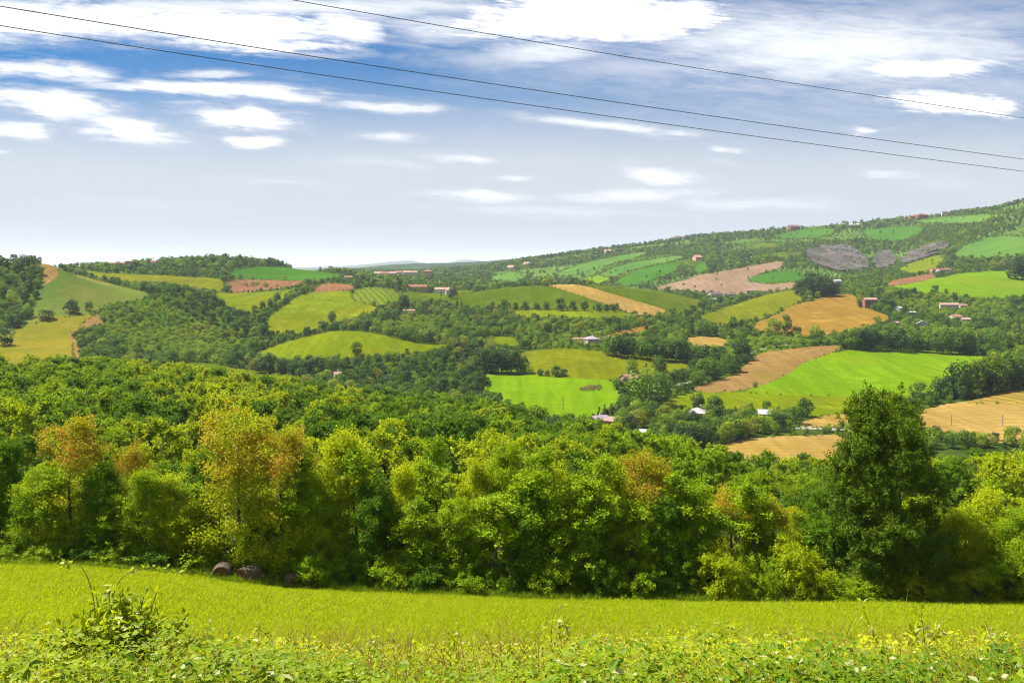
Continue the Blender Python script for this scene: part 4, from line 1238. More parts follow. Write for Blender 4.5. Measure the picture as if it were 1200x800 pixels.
tree_row('bush', 'on the bare brown strip under the wooded hilltop', [('bush', 288, 335, 4), ('bush', 296, 335, 5), ('bush', 301, 334, 5), ('bush', 311, 336, 6), ('bush', 325, 336, 4)])
tree_row('tree', 'in the pointed hedge between the two olive ridge fields', [('dark', 806, 372, 9), ('dark', 812, 366, 9), ('dark', 820, 361, 8), ('dark', 827, 358, 7), ('dark', 834, 357, 6)])

# ------------------------------------------------------------------ houses
def paint(name, c, rough=0.85, var=0.15, scale=1.5):
    m = bpy.data.materials.new(name)
    m.use_nodes = True
    t = NT(m.node_tree)
    b = m.node_tree.nodes['Principled BSDF']
    b.inputs['Roughness'].default_value = rough
    b.inputs['Specular IOR Level'].default_value = 0.2
    tc = t.n('ShaderNodeTexCoord')
    n = t.noise(tc.outputs['Object'], scale, 5, 0.65)
    t.l(t.mix(t.maprange(n, .3, .7), tuple(c) + (1,), tuple(q * (1 - var * 2) for q in c) + (1,)), b.inputs['Base Color'])
    return m


def roof_mat(name, c):
    m = paint(name, c, 0.9, 0.2, 2.0)
    t = NT(m.node_tree)
    tc = t.n('ShaderNodeTexCoord')
    wv = t.n('ShaderNodeTexWave', bands_direction='X')
    wv.inputs['Scale'].default_value = 1.6
    wv.inputs['Distortion'].default_value = 0.4
    t.l(tc.outputs['Object'], wv.inputs['Vector'])
    bp = t.n('ShaderNodeBump'); bp.inputs['Distance'].default_value = 0.08
    t.l(wv.outputs[1], bp.inputs['Height'])
    t.l(bp.outputs[0], m.node_tree.nodes['Principled BSDF'].inputs['Normal'])
    return m


WALLS = {'white': paint('plaster_white', (.42, .40, .36)), 'pink': paint('plaster_pink', (.46, .34, .32)), 'cream': paint('plaster_cream', (.66, .55, .40)),
         'orange': paint('plaster_orange', (.48, .28, .14)), 'red': paint('brick_red', (.22, .095, .065)), 'grey': paint('plaster_grey', (.45, .43, .42)), 'brick': paint('brick_pale', (.48, .26, .18))}
ROOFS = {'red': roof_mat('roof_tile_red', (.24, .105, .07)), 'dark': roof_mat('roof_tile_dark', (.13, .08, .09)), 'brown': roof_mat('roof_tile_brown', (.30, .17, .11)),
         'grey': roof_mat('roof_grey', (.42, .38, .38)), 'white': roof_mat('roof_pale_sheet', (.42, .41, .42)), 'pink': roof_mat('roof_tile_pink', (.36, .22, .17)), 'mauve': roof_mat('roof_mauve', (.36, .28, .32))}
GLASS = paint('window_dark', (.03, .035, .045), 0.15, 0.1)
FRAMEW = paint('frame_white', (.7, .7, .68))
DOORM = paint('door_wood', (.16, .08, .04))


def bm_obj(name, build, mat, parent=None, bevel=0.0):
    bm = bmesh.new()
    build(bm)
    bmesh.ops.recalc_face_normals(bm, faces=bm.faces)
    if bevel:
        bmesh.ops.bevel(bm, geom=bm.edges[:], offset=bevel, segments=1, affect='EDGES')
    me = bpy.data.meshes.new(name)
    bm.to_mesh(me); bm.free()
    me.materials.append(mat)
    return link(name, me, parent)


def add_box(bm, x0, x1, y0, y1, z0, z1):
    v = [bm.verts.new(p) for p in ((x0, y0, z0), (x1, y0, z0), (x1, y1, z0), (x0, y1, z0), (x0, y0, z1), (x1, y0, z1), (x1, y1, z1), (x0, y1, z1))]
    for f in ((0, 3, 2, 1), (4, 5, 6, 7), (0, 1, 5, 4), (1, 2, 6, 5), (2, 3, 7, 6), (3, 0, 4, 7)):
        bm.faces.new([v[i] for i in f])


HOUSE_PX = []


def house(label, u, v, wpx, hpx, dep, yaw, wall, roof, kind='gable', pitch=0.34, name='house', cat='house', group=None, floors=2, chimney=True, detail=True, doorx=0.0):
    """a building whose foot shows at (u, v): front wpx wide, eaves hpx high, dep metres deep"""
    x, y, z = hit(u, v)
    w = wpx / F * y; h = hpx / F * y
    HOUSE_PX.append((u, v, wpx, hpx))
    root = empty(name, (x, y, z), R(yaw))
    tag(root, label, cat, group)
    hw, hd = w / 2, dep / 2
    rise = pitch * hd

    def walls(bm):
        b = -2.5
        P = [(-hw, -hd), (hw, -hd), (hw, hd), (-hw, hd)]
        lo = [bm.verts.new((p[0], p[1], b)) for p in P]; hi = [bm.verts.new((p[0], p[1], h)) for p in P]
        for i in range(4):
            j = (i + 1) % 4
            if kind == 'gable' and i in (1, 3):
                top = bm.verts.new((P[i][0], 0, h + rise))
                bm.faces.new([lo[i], lo[j], hi[j], top, hi[i]])
            else:
                bm.faces.new([lo[i], lo[j], hi[j], hi[i]])
    bm_obj('wall', walls, WALLS[wall], root)
    ov = 0.45; th = 0.22

    def roofb(bm):
        for dz in (0.05, 0.05 + th):
            pass
        if kind == 'gable':
            a = hw + ov
            prof_ = [(-hd - ov, h - ov * pitch), (0, h + rise), (hd + ov, h - ov * pitch)]
            ring = [(q[0], q[1] + 0.04) for q in prof_] + [(q[0], q[1] + 0.04 + th) for q in reversed(prof_)]
            L = [bm.verts.new((-a, q[0], q[1])) for q in ring]; Rr_ = [bm.verts.new((a, q[0], q[1])) for q in ring]
            n = len(ring)
            for i in range(n):
                j = (i + 1) % n
                bm.faces.new([L[i], L[j], Rr_[j], Rr_[i]])
            for S in (L, Rr_):
                bm.faces.new([S[0], S[1], S[4], S[5]]); bm.faces.new([S[1], S[2], S[3], S[4]])
        elif kind == 'hip':
            a, d = hw + ov, hd + ov
            r = max(0.4, hw - hd * 0.9)
            e = [bm.verts.new(p) for p in ((-a, -d, h + .03), (a, -d, h + .03), (a, d, h + .03), (-a, d, h + .03))]
            e2 = [bm.verts.new((q.co.x, q.co.y, h + .03 + th)) for q in e]
            t0 = bm.verts.new((-r, 0, h + rise + th)); t1 = bm.verts.new((r, 0, h + rise + th))
            bm.faces.new(e)
            for i in range(4):
                j = (i + 1) % 4
                bm.faces.new([e[i], e[j], e2[j], e2[i]])
            bm.faces.new([e2[0], e2[1], t1, t0]); bm.faces.new([e2[2], e2[3], t0, t1])
            bm.faces.new([e2[1], e2[2], t1]); bm.faces.new([e2[3], e2[0], t0])
        else:       # lean-to sheet sloping towards the viewer
            a, d = hw + ov, hd + ov
            q = [(-d, h - .03), (d, h + rise), (d, h + rise + th), (-d, h - .03 + th)]
            L = [bm.verts.new((-a, p[0], p[1] + .06)) for p in q]; Q = [bm.verts.new((a, p[0], p[1] + .06)) for p in q]
            for i in range(4):
                j = (i + 1) % 4
                bm.faces.new([L[i], L[j], Q[j], Q[i]])
            bm.faces.new(L); bm.faces.new(Q)
    rf = bm_obj('roof', roofb, ROOFS[roof], root)
    if chimney:
        cx = hw * 0.4
        bm_obj('chimney', lambda bm: (add_box(bm, cx - .4, cx + .4, -.35 + hd * .3, .35 + hd * .3, h + rise * .4, h + rise + 1.1), add_box(bm, cx - .5, cx + .5, -.45 + hd * .3, .45 + hd * .3, h + rise + 1.1, h + rise + 1.3)), WALLS['grey'], rf)
    if detail:
        nw = max(2, int(w / 3.6))
        for fl in range(floors):
            zc = (fl + 0.55) * h / floors
            for i in range(nw):
                xc = -hw + (i + 0.5) * w / nw
                if fl == 0 and i == nw // 2:
                    bm_obj('door', lambda bm: add_box(bm, xc - .6, xc + .6, -hd - .05, -hd + .05, -.1, min(2.3, h / floors * .85)), DOORM, root)
                    continue
                fr = bm_obj('window', lambda bm: add_box(bm, xc - .65, xc + .65, -hd - .06, -hd + .04, zc - .75, zc + .75), FRAMEW, root)
                bm_obj('pane', lambda bm: add_box(bm, xc - .5, xc + .5, -hd - .09, -hd - .061, zc - .6, zc + .6), GLASS, fr)
            for sx in (-1, 1):
                fr = bm_obj('window', lambda bm: add_box(bm, sx * hw - .05, sx * hw + .05, -.65, .65, zc - .75, zc + .75), FRAMEW, root)
                bm_obj('pane', lambda bm: add_box(bm, sx * hw + sx * .051, sx * hw + sx * .08, -.5, .5, zc - .6, zc + .6) if sx > 0 else add_box(bm, sx * hw - .08, sx * hw - .051, -.5, .5, zc - .6, zc + .6), GLASS, fr)
    return root


house('pink villa with mauve roof above the yellow olive field', 693, 405, 15, 8, 10, 18, 'pink', 'mauve', 'hip', .4)
house('low dark red roofed annex right of the pink villa', 713, 400, 13, 4, 7, -8, 'red', 'dark', 'gable', .35, floors=1)
house('tiny white garage in front of the dark roofed annex', 716, 403.5, 7, 2.2, 5, -8, 'white', 'white', 'lean', .2, name='garage', cat='garage', floors=1, chimney=False, detail=False)
house('low tan outbuilding left of the pink villa', 678, 400, 14, 3, 6, 10, 'cream', 'brown', 'gable', .3, name='outbuilding', cat='outbuilding', floors=1, chimney=False)
house('long low shed with pale sheet roof behind the wood', 756, 512, 26, 4, 9, -12, 'white', 'white', 'lean', .26, name='shed', cat='shed', floors=1, chimney=False)
house('white farmhouse with pale roof left of the olive round tree', 702, 499, 19, 7, 9, 28, 'white', 'mauve', 'gable', .5)
house('orange walled wing of the white farmhouse', 718, 500, 10, 8, 8, -35, 'orange', 'pink', 'gable', .4, floors=1, chimney=False)
house('white low wing at the left of the white farmhouse', 681, 496, 14, 3, 6, 20, 'white', 'white', 'gable', .3, floors=1, chimney=False)
house('house with grey hipped roof and brick walls between the farmyard trees', 817, 489, 19, 6, 11, -15, 'brick', 'grey', 'hip', .42)
house('pale barn with light sheet roof above the left beige field', 898, 489, 19, 5, 8, -4, 'cream', 'white', 'gable', .45, name='barn', cat='barn', floors=1, chimney=False)
house('farmhouse with dark red roof behind the sparse pale tree', 738, 447, 18, 5, 9, 25, 'brick', 'brown', 'gable', .4)
house('red brick barn beside the tan field', 1019, 360, 15, 9, 9, 6, 'red', 'pink', 'gable', .42, name='barn', cat='barn', chimney=False)
house('white farmhouse with orange red roof on the bright slope field', 1106, 322, 16, 6, 10, 10, 'white', 'red', 'gable', .42)
house('orange wing at the left of the white farmhouse on the slope', 1095, 321, 8, 5.5, 8, 10, 'orange', 'red', 'gable', .42, floors=1, chimney=False)
house('largest white house of the settlement, pink roofed', 1112, 363, 20, 6, 9, -14, 'white', 'pink', 'gable', .42)
house('cream house with tan roof right of the largest white one', 1127, 362, 10, 4, 8, 16, 'cream', 'brown', 'gable', .4)
house('pale gabled house with brown roof lower in the settlement', 1119, 376, 14, 5, 9, 24, 'cream', 'brown', 'gable', .5)
house('small house at the right of the brown roofed gabled one', 1132, 379, 9, 5, 7, -20, 'cream', 'pink', 'gable', .4)
house('white gable end sticking out of the trees at the foot of the settlement', 1081, 387, 8, 8, 10, 70, 'white', 'grey', 'gable', .5)
house('small white hut left of the settlement', 1053, 365, 7, 4, 6, 35, 'white', 'grey', 'gable', .5, name='hut', cat='hut', floors=1, chimney=False)
house('long white low roof among trees left of the settlement', 1069, 368, 9, 2, 5, 0, 'white', 'white', 'lean', .3, name='shed', cat='shed', floors=1, chimney=False)
house('pink hut half hidden under the settlement', 1050, 382, 6, 4, 6, -20, 'pink', 'pink', 'gable', .4, name='hut', cat='hut', floors=1, chimney=False)
house('tall white house right of the dark grove', 981, 338, 8, 9, 8, 10, 'white', 'grey', 'gable', .4)
house('white and dark farm building below the pale ploughed field', 853, 350, 11, 5, 10, 0, 'white', 'dark', 'gable', .4, detail=False)
house('dark roofed barn left of the white farm building', 838, 349, 14, 4.5, 12, 15, 'grey', 'dark', 'gable', .45, name='barn', cat='barn', chimney=False, detail=False)
house('long white shed under the pale ploughed field', 832, 353, 18, 2.5, 8, 4, 'white', 'white', 'lean', .2, name='shed', cat='shed', chimney=False, detail=False)
house('cream house in the hedge right of the farm buildings', 880, 345, 9, 5, 9, -10, 'cream', 'brown', 'gable', .4, detail=False)
house('small white house among trees below the light green field', 395, 443, 8, 5, 6, 25, 'pink', 'pink', 'gable', .4, floors=1)
house('white hut deep in the dark trees right of the pink one', 453, 447, 5, 4, 5, 0, 'white', 'white', 'gable', .4, name='hut', cat='hut', floors=1, chimney=False)
house('low house with a tan roof below the cypress pair', 479, 368, 13, 4, 7, 20, 'cream', 'pink', 'gable', .3, detail=False)
house('long red roofed farmhouse on the left skyline', 140, 313, 22, 4, 14, 4, 'pink', 'red', 'gable', .3, detail=False)
house('tower shaped house end on the left skyline', 150, 313, 5, 6.5, 8, 4, 'brick', 'red', 'hip', .3, detail=False, chimney=False)
house('small pink house right on the left skyline by the cypresses', 181, 312, 7, 5, 10, -10, 'pink', 'red', 'gable', .4, detail=False)
house('long village house with orange red roof, nearest of the village', 489, 341, 22, 5, 14, 5, 'orange', 'red', 'gable', .4, detail=False)
house('village house with pale front at the right end of the village', 520, 343, 20, 4, 12, -6, 'cream', 'pink', 'gable', .4, detail=False)
house('white end house of the village under the round trees', 527, 345, 9, 5, 10, 10, 'white', 'pink', 'gable', .4, detail=False)
house('tallest village building with red hipped roof behind the long house', 501, 325, 11, 7, 16, 6, 'orange', 'red', 'hip', .4, detail=False)
for i, (u, v, w, wl, rf) in enumerate([(443, 325, 8, 'white', 'pink'), (451, 325, 9, 'cream', 'red'), (460, 325, 8, 'pink', 'pink'), (468, 324, 9, 'white', 'red'), (477, 324, 9, 'pink', 'pink'), (486, 324, 7, 'grey', 'brown')]):
    house('house in the far village street, %s from the left' % ORD[i], u, v, w, 5, 14, hr.uniform(-20, 20), wl, rf, 'gable', .4, detail=False, group='houses of the far village street', chimney=False)
house('red roofed house behind the hedge left of the vineyard', 408, 329, 9, 4, 10, 12, 'white', 'red', 'gable', .4, detail=False)
house('beige house on the far slope right of the village', 599, 317, 7, 4, 18, -20, 'cream', 'pink', 'gable', .5, detail=False)
house('pale house on the far slope, top right of the village', 617, 312, 6, 3, 18, 20, 'cream', 'pink', 'gable', .5, detail=False)
house('large red house on the right skyline', 1080, 257, 12, 5, 20, 8, 'red', 'red', 'hip', .4, detail=False)
house('red house on the right skyline, left neighbour of the large one', 1070, 257, 8, 3.5, 18, 0, 'red', 'red', 'gable', .4, detail=False)
house('dark house among trees at the right end of the skyline houses', 1107, 253, 7, 4, 18, -10, 'grey', 'dark', 'gable', .4, detail=False)
house('dark red house on the ridge above the dark pasture', 930, 270, 12, 4, 22, 10, 'red', 'dark', 'gable', .5, detail=False)
house('grey roofed house on the ridge left of the big pasture', 1001, 266, 11, 2.5, 20, -5, 'white', 'grey', 'gable', .35, detail=False)
house('flat pale house on the skyline above the grey roofed one', 987, 259, 9, 2.5, 20, 0, 'grey', 'dark', 'gable', .3, detail=False)
house('reddish house in the ridge woods above the striped pastures', 817, 305, 8, 3.5, 20, 15, 'brick', 'brown', 'gable', .5, detail=False)
house('pinkish house in the ridge woods by the left skyline', 712, 297, 7, 3, 18, 15, 'pink', 'pink', 'gable', .5, detail=False)
house('dark house on the middle of the far skyline', 795, 282, 8, 3.5, 20, 0, 'brick', 'dark', 'gable', .5, detail=False)



SCRUB = ground_mat('scrub_grass', alb(104, 140, 26), alb(84, 124, 24), .03, c3=alb(140, 150, 44), fine=.3)
# --- woods: everything on the hills that is neither field nor lane, in four sizes of spacing
FIELD_PX = np.zeros((800, 1300), bool)
_fu, _fv = np.meshgrid(np.arange(1300) - 50.0, np.arange(800.0))
for nm, lb, poly, mt in fields:
    FIELD_PX |= inside(chaikin(poly), _fu, _fv)
for lb, pts, wd in LANES:
    for (u0, v0), (u1, v1) in zip(pts[:-1], pts[1:]):
        for q_ in np.linspace(0, 1, 40):
            uu_, vv_ = u0 + (u1 - u0) * q_, v0 + (v1 - v0) * q_
            FIELD_PX[int(vv_ - 2):int(vv_ + 3), int(uu_ + 49):int(uu_ + 52)] = True
for u, v, wpx, hpx in HOUSE_PX:
    FIELD_PX[int(v - hpx - 3):int(v - .15 * hpx), int(u - wpx / 2 + 48):int(u + wpx / 2 + 53)] = True
OPEN = [  # grassy slopes with only scattered shrubs
    [(85, 366), (160, 352), (190, 350), (240, 380), (300, 405), (270, 425), (180, 420), (120, 400)],
    [(985, 318), (1060, 312), (1100, 330), (1040, 345), (1000, 345)], [(1040, 355), (1180, 345), (1180, 380), (1090, 372)],
    [(700, 300), (800, 290), (830, 300), (820, 320), (720, 335)], [(480, 345), (540, 342), (510, 356)], [(640, 395), (720, 385), (720, 410), (640, 412)],
    [(780, 440), (830, 430), (960, 405), (900, 395), (800, 410)], [(430, 376), (520, 372), (500, 395), (450, 390)],
    [(870, 284), (940, 284), (1000, 286), (940, 300), (930, 308), (880, 300)], [(1056, 284), (1110, 262), (1170, 255), (1150, 274), (1110, 296), (1100, 298)]]
open_m = np.zeros(FU.shape, bool)
for pl in OPEN:
    open_m |= inside(np.array(pl, float), FU, FV)
base = SEEN & ~TAKEN & (FU > -40) & (FU < 1240)
SPOTS = []
for lo, hi, sp, hh in [(430, 700, 6.2, 7.0), (700, 1120, 6.6, 7.2), (1120, 1700, 8.5, 8.0), (1700, 2500, 8.8, 8.0), (2500, 4200, 10.0, 9.0)]:
    b = base & (FY >= lo) & (FY < hi)
    p1 = scatter(b & ~open_m, sp, int(lo)); p2 = scatter(b & open_m, sp * 0.56, int(lo) + 1)
    for p, hs in ((p1, hh), (p2, hh * .52)):
        SPOTS.append(np.column_stack([p, np.full(len(p), hs)]))
SPOTS = np.concatenate(SPOTS)
rs = np.random.RandomState(12)
kinds_far = CK['round'] + CK['dark'] + CK['light'] + CK['olive'] + CK['bush']
lowk = []
LK = [Kind('hill_tree%d' % i, clump_geo(500 + i, 8, 4.0, .05, 10, 260, 1.25, .45, .45), L_FAR[[0, 2, 0, 1][i % 4]], 8) for i in range(6)]
zf = fbm(SPOTS[:, 0] / 60, SPOTS[:, 1] / 60, 31)
U_ = 600 + F * SPOTS[:, 0] / SPOTS[:, 1]
V_ = HOR - F * SPOTS[:, 2] / SPOTS[:, 1]
hm = SPOTS[:, 3] * (0.62 + 0.75 * rs.rand(len(SPOTS)) ** 1.5 + 0.16 * zf)
hm = np.where((SPOTS[:, 1] > 1650) & (zf < -.25), hm * .5, hm)
hp = hm * F / SPOTS[:, 1]
keep = np.ones(len(SPOTS), bool)
for i in range(len(SPOTS)):        # keep crowns from covering the fields behind
    ui = int(np.clip(U_[i] + 50, 0, 1299)); allow = hp[i]
    for k in range(1, int(hp[i]) + 1):
        vi = int(np.clip(V_[i] - k, 0, 799))
        if FIELD_PX[vi, ui]:
            allow = k + 1.0 + hp[i] * (.55 * rs.rand() ** 2); break
    if allow < hp[i]:
        hm[i] *= max(allow, 0.01) / hp[i]
    if hm[i] < 2.2: keep[i] = False
# glades on the far slopes
glade = fbm(SPOTS[:, 0] / 170 + 3, SPOTS[:, 1] / 110, 91)
keep &= ~((SPOTS[:, 1] > 1650) & (glade > .42) & (rs.rand(len(SPOTS)) < .88))
near = keep & (SPOTS[:, 1] < 1250)
farm = keep & ~near
nd = rs.rand(len(SPOTS)) + 0.22 * zf
kidx = np.where(nd > .80, 8 + rs.randint(0, 3, len(SPOTS)), np.where(nd < .40, 4 + rs.randint(0, 4, len(SPOTS)), rs.randint(0, 4, len(SPOTS))))
kidx = np.where(rs.rand(len(SPOTS)) < .04, 11, kidx)
small = (SPOTS[:, 3] < 4.5) & (rs.rand(len(SPOTS)) < .85)
kidx = np.where(small, 13 + rs.randint(0, 3, len(SPOTS)), kidx)
KH = np.array([k.H for k in kinds_far])
gn_scatter('valley_woods', 'dark tree covered slopes and hedges between the fields of the valley', 'wood', SPOTS[near, :3], hm[near] / KH[kidx[near]], kidx[near], [template(k) for k in kinds_far], 5)
fi = np.clip((rs.rand(len(SPOTS)) + 0.12 * zf) * 6, 0, 5).astype(int)
gn_scatter('hill_woods', 'tree covered far hills and ridge along the skyline', 'wood', SPOTS[farm, :3], hm[farm] / 8.0, fi[farm], [template(k) for k in LK], 6)
print('FAR TREES', near.sum(), farm.sum())

for i, pl in enumerate(OPEN):
    mk = inside(np.array(pl, float), FU + WOB * 2, FV + WOB) & SEEN & ~TAKEN
    field('scrub_slope', ['bushy grass slope right of the hillside field', 'bushy grass slope under the badlands', 'gardens of the settlement on the right slope', 'shrubby grass slope of the far ridge', 'rough grass below the village', 'rough grass around the pink villa', 'rough grass beside the lane', 'rough grass under the vineyard cypresses', 'shrubby grass slope left of the badlands', 'shrubby grass slope right of the badlands'][i], None, SCRUB, 'slope', mask=mk)
# lone shrubs dotted over the far pastures
for i_, (lo, hi, sp) in enumerate([(1700, 4200, 34.0)]):
    pm = SEEN & TAKEN & ~BAD & (FY >= lo) & (FY < hi)
    pp = scatter(pm, sp, 300)
    pp = pp[np.random.RandomState(2).rand(len(pp)) < .45]
    pb = scatter(SEEN & BAD, 9.0, 301)
    pp = np.concatenate([pp, pb[np.random.RandomState(7).rand(len(pb)) < .55]])
    gn_scatter('pasture_shrubs', 'small dark shrubs dotted over the far pastures', 'shrubs', pp, np.random.RandomState(3).uniform(.35, .8, len(pp)), np.random.RandomState(3).randint(0, 4, len(pp)), [template(k) for k in LK], 16)

# rough margins: weeds and small bushes along the field edges
edge = np.zeros(FU.shape, bool)
dA = FIELD_ID[1:, :] != FIELD_ID[:-1, :]; dB = FIELD_ID[:, 1:] != FIELD_ID[:, :-1]
edge[1:, :] |= dA; edge[:-1, :] |= dA; edge[:, 1:] |= dB; edge[:, :-1] |= dB
edge &= SEEN & (FY > 400) & (FY < 2800)
ep = scatter(edge, 2.6, 411)
er = np.random.RandomState(6)
zz = fbm(ep[:, 0] / 25, ep[:, 1] / 25, 77)
ep = ep[(er.rand(len(ep)) < .55 + .5 * zz)]
gn_scatter('field_margins', 'weeds and low bushes along the edges of the valley fields', 'bushes', ep, er.uniform(.12, .50, len(ep)) ** 1.0 * np.clip(ep[:, 1] / 1300, .8, 1.5), er.randint(0, 3, len(ep)), [template(k) for k in CK['bush']], 21)

# --- vine rows on the vineyard field
vm = region([p for p in fields[9][2]])
vp = []
rsv = np.random.RandomState(4)
vpts = scatter(vm, 2.2, 99)
ang = R(78)
VK = Kind('vine', clump_geo(600, 1.7, .9, .0, 5, 60, .5, .3, .4), L_FAR[1], 1.7)
q = np.round((vpts[:, 0] * math.cos(R(12)) + vpts[:, 1] * math.sin(R(12))) / 7.0) * 7.0 - (vpts[:, 0] * math.cos(R(12)) + vpts[:, 1] * math.sin(R(12)))
vpts[:, 0] += q * math.cos(R(12)); vpts[:, 1] += q * math.sin(R(12))
vpts[:, 2] = ground(vpts[:, 0], vpts[:, 1])
gn_scatter('vine_rows', 'thin green rows of vines on top of the large green hill', 'vineyard', vpts, np.full(len(vpts), 1.0), np.zeros(len(vpts), int), [template(VK)], 9)


# ------------------------------------------------------------------ utility poles
POLEW = bark_mat('weathered_pole', (.16, .13, .10), (.26, .22, .17))


def pole(u, v, hpx, label):
    x, y, z = hit(u, v)
    h = hpx / F * y
    root = empty('utility_pole', (x, y, z), hr.uniform(-.5, .5))
    tag(root, label, 'pole', 'poles in the fields')
    r = 0.16
    V, Q = tube(np.array([(0, 0, -.6), (0, 0, h * .5), (0, 0, h)]), [r * 1.2, r, r * .75], 8)
    link('post', mesh_np('post', V, [Q], True, mat=POLEW), root)
    bm_obj('crossarm', lambda bm: add_box(bm, -.9, .9, -.07, .07, h - .75, h - .6), POLEW, root)
    for sx in (-.75, .75):
        V, Q = tube(np.array([(sx, 0, h - .6), (sx, 0, h - .35)]), [.06, .05], 6)
        link('insulator', mesh_np('insulator', V, [Q], True, mat=FRAMEW), root)


for u, v, h, lb in [(660, 480, 15, 'thin pole standing in the bright field left of the farmyard'), (185, 432, 9, 'pale pole at the foot of the bushy left slope'),
                    (1115, 498, 12, 'left one of two poles in the large right stubble field'), (1175, 499, 13, 'right one of two poles in the large right stubble field'),
                    (928, 497, 13, 'pole by the round dark tree at the gravel lane'), (366, 351, 7, 'small dark post on top of the large green hill')]:
    pole(u, v, h, lb)
# reed patch in the bright field
rp = scatter(region([(678, 456), (690, 452), (703, 452), (704, 456), (692, 458), (680, 458)]), 1.6, 41)
RK = Kind('reed', clump_geo(640, 1.6, 1.0, .0, 5, 70, .5, .3, .4), leaf_mat('dry_reed', (.16, .12, .05), (.28, .20, .09)), 1.6)
gn_scatter('reed_patch', 'brownish reed patch in the bright field left of the farmyard', 'reeds', rp, np.ones(len(rp)), np.zeros(len(rp), int), [template(RK)], 10)


# ------------------------------------------------------------------ hay bales at the meadow edge
def hay_mat(name, c1, c2, ring):
    m = bpy.data.materials.new(name)
    m.use_nodes = True
    t = NT(m.node_tree)
    b = m.node_tree.nodes['Principled BSDF']
    b.inputs['Roughness'].default_value = 1.0
    b.inputs['Specular IOR Level'].default_value = 0.05
    tc = t.n('ShaderNodeTexCoord')
    x, y, z = t.sep(tc.outputs['Object'])
    if ring:      # wound layers seen on the end of the bale
        r = t.math('SQRT', t.math('ADD', t.math('MULTIPLY', x, x), t.math('MULTIPLY', z, z)))
        w = t.math('SINE', t.math('ADD', t.math('MULTIPLY', r, 55.0), t.math('MULTIPLY', t.noise(tc.outputs['Object'], 5, 3), 7.0)))
    else:
        w = t.math('SINE', t.math('MULTIPLY', y, 60.0))
    n = t.noise(tc.outputs['Object'], 9, 6, .7)
    f = t.math('ADD', t.math('MULTIPLY', t.maprange(w, -1, 1), .35), t.math('MULTIPLY', t.maprange(n, .3, .7), .65))
    t.l(t.mix(f, c1 + (1,), c2 + (1,)), b.inputs['Base Color'])
    bp = t.n('ShaderNodeBump'); bp.inputs['Distance'].default_value = .05; bp.inputs['Strength'].default_value = .8
    t.l(f, bp.inputs['Height']); t.l(bp.outputs[0], b.inputs['Normal'])
    return m


HAY_W = hay_mat('weathered_hay', (.06, .044, .032), (.14, .105, .075), False)
HAY_E = hay_mat('hay_end', (.085, .04, .018), (.20, .10, .045), True)


def bale(u, v, dpx, yaw, tilt, label):
    x, y, z = at_depth(u, 70.3)
    rr = dpx / F * y / 2
    root = empty('hay_bale', (x, y, z + rr * .93), 0)
    root.rotation_euler = (R(tilt), 0, R(yaw))
    tag(root, label, 'hay bale', 'round hay bales at the meadow edge')
    rs = np.random.RandomState(int(u))
    n, L = 40, rr * 1.9
    th = np.arange(n) * 2 * np.pi / n
    V, Q = [], []
    ys = np.array([-L / 2, -L / 2 + .08, -L * .3, 0, L * .3, L / 2 - .08, L / 2])
    rad = np.array([.93, 1, 1.01, 1.0, 1.01, 1, .93]) * rr
    for yy, r in zip(ys, rad):
        q = r * (1 + .015 * rs.randn(n)); q = np.where(np.sin(th) < -.8, q * .95, q)
        V.append(np.stack([q * np.cos(th), np.full(n, yy), q * np.sin(th)], 1))
    for i in range(len(ys) - 1):
        for j in range(n):
            Q.append([i * n + j, i * n + (j + 1) % n, (i + 1) * n + (j + 1) % n, (i + 1) * n + j])
    link('wrap', mesh_np('wrap', np.concatenate(V), [np.array(Q)], True, mat=HAY_W), root)
    for s in (-1, 1):           # the wound ends, slightly sunk with raised layers
        V, Q = [], []
        rings = 14
        for k in range(rings):
            r = rr * .945 * (1 - k / (rings - 1) * .97)
            dy = s * (L / 2 - .03 - .05 * k / rings + (.018 if k % 2 else -.012)) + 0 * th
            q = r * (1 + .02 * rs.randn(n))
            V.append(np.stack([q * np.cos(th), dy + .01 * rs.randn(n), q * np.sin(th)], 1))
        for i in range(rings - 1):
            for j in range(n):
                Q.append([i * n + j, i * n + (j + 1) % n, (i + 1) * n + (j + 1) % n, (i + 1) * n + j])
        link('bale_end', mesh_np('bale_end', np.concatenate(V), [np.array(Q)], True, mat=HAY_E), root)


bale(260, 668, 22, 8, 0, 'leftmost round hay bale, its brown end facing the meadow')
bale(292, 672, 23, -38, 3, 'middle round hay bale, turned so its grey side shows')
bale(344, 680, 20, 38, 0, 'rightmost round hay bale, smaller and half buried in dark bushes')

# ------------------------------------------------------------------ overhead wires
WIRE = paint('wire_dark', (.05, .05, .055), .5, .1)


def wire(pts, d0, d1, rad, label):
    """cable through photo points, its depth running from d0 at the left picture edge to d1 at the right"""
    us = np.array([p[0] for p in pts], float); vs = np.array([p[1] for p in pts], float)
    cf = np.polyfit(us, vs, 2)
    # straight in plan: 1/depth is linear in u
    uu = np.linspace(-260, 1400, 120)
    inv = 1 / d0 + (1 / d1 - 1 / d0) * uu / 1200.0
    y = 1 / inv
    P = np.stack([(uu - 600) / F * y, y, (HOR - np.polyval(cf, uu)) / F * y], 1)
    V, Q = tube(P, np.full(len(P), rad), 8)
    o = link('power_cable', mesh_np('power_cable', V, [Q], True, mat=WIRE))
    tag(o, label, 'cable', 'overhead power cables')


wire([(340, 0), (600, 43.5), (900, 94), (1195, 137.5)], 27, 52, .012, 'topmost overhead cable, leaving the picture at its top edge')
wire([(0, 7.5), (300, 56), (600, 101.3), (900, 146), (1200, 186.5)], 28, 54, .0135, 'middle one of the three overhead cables')
wire([(0, 30), (300, 77), (600, 119.8), (900, 162), (1200, 201)], 30, 56, .0135, 'lowest of the three overhead cables')

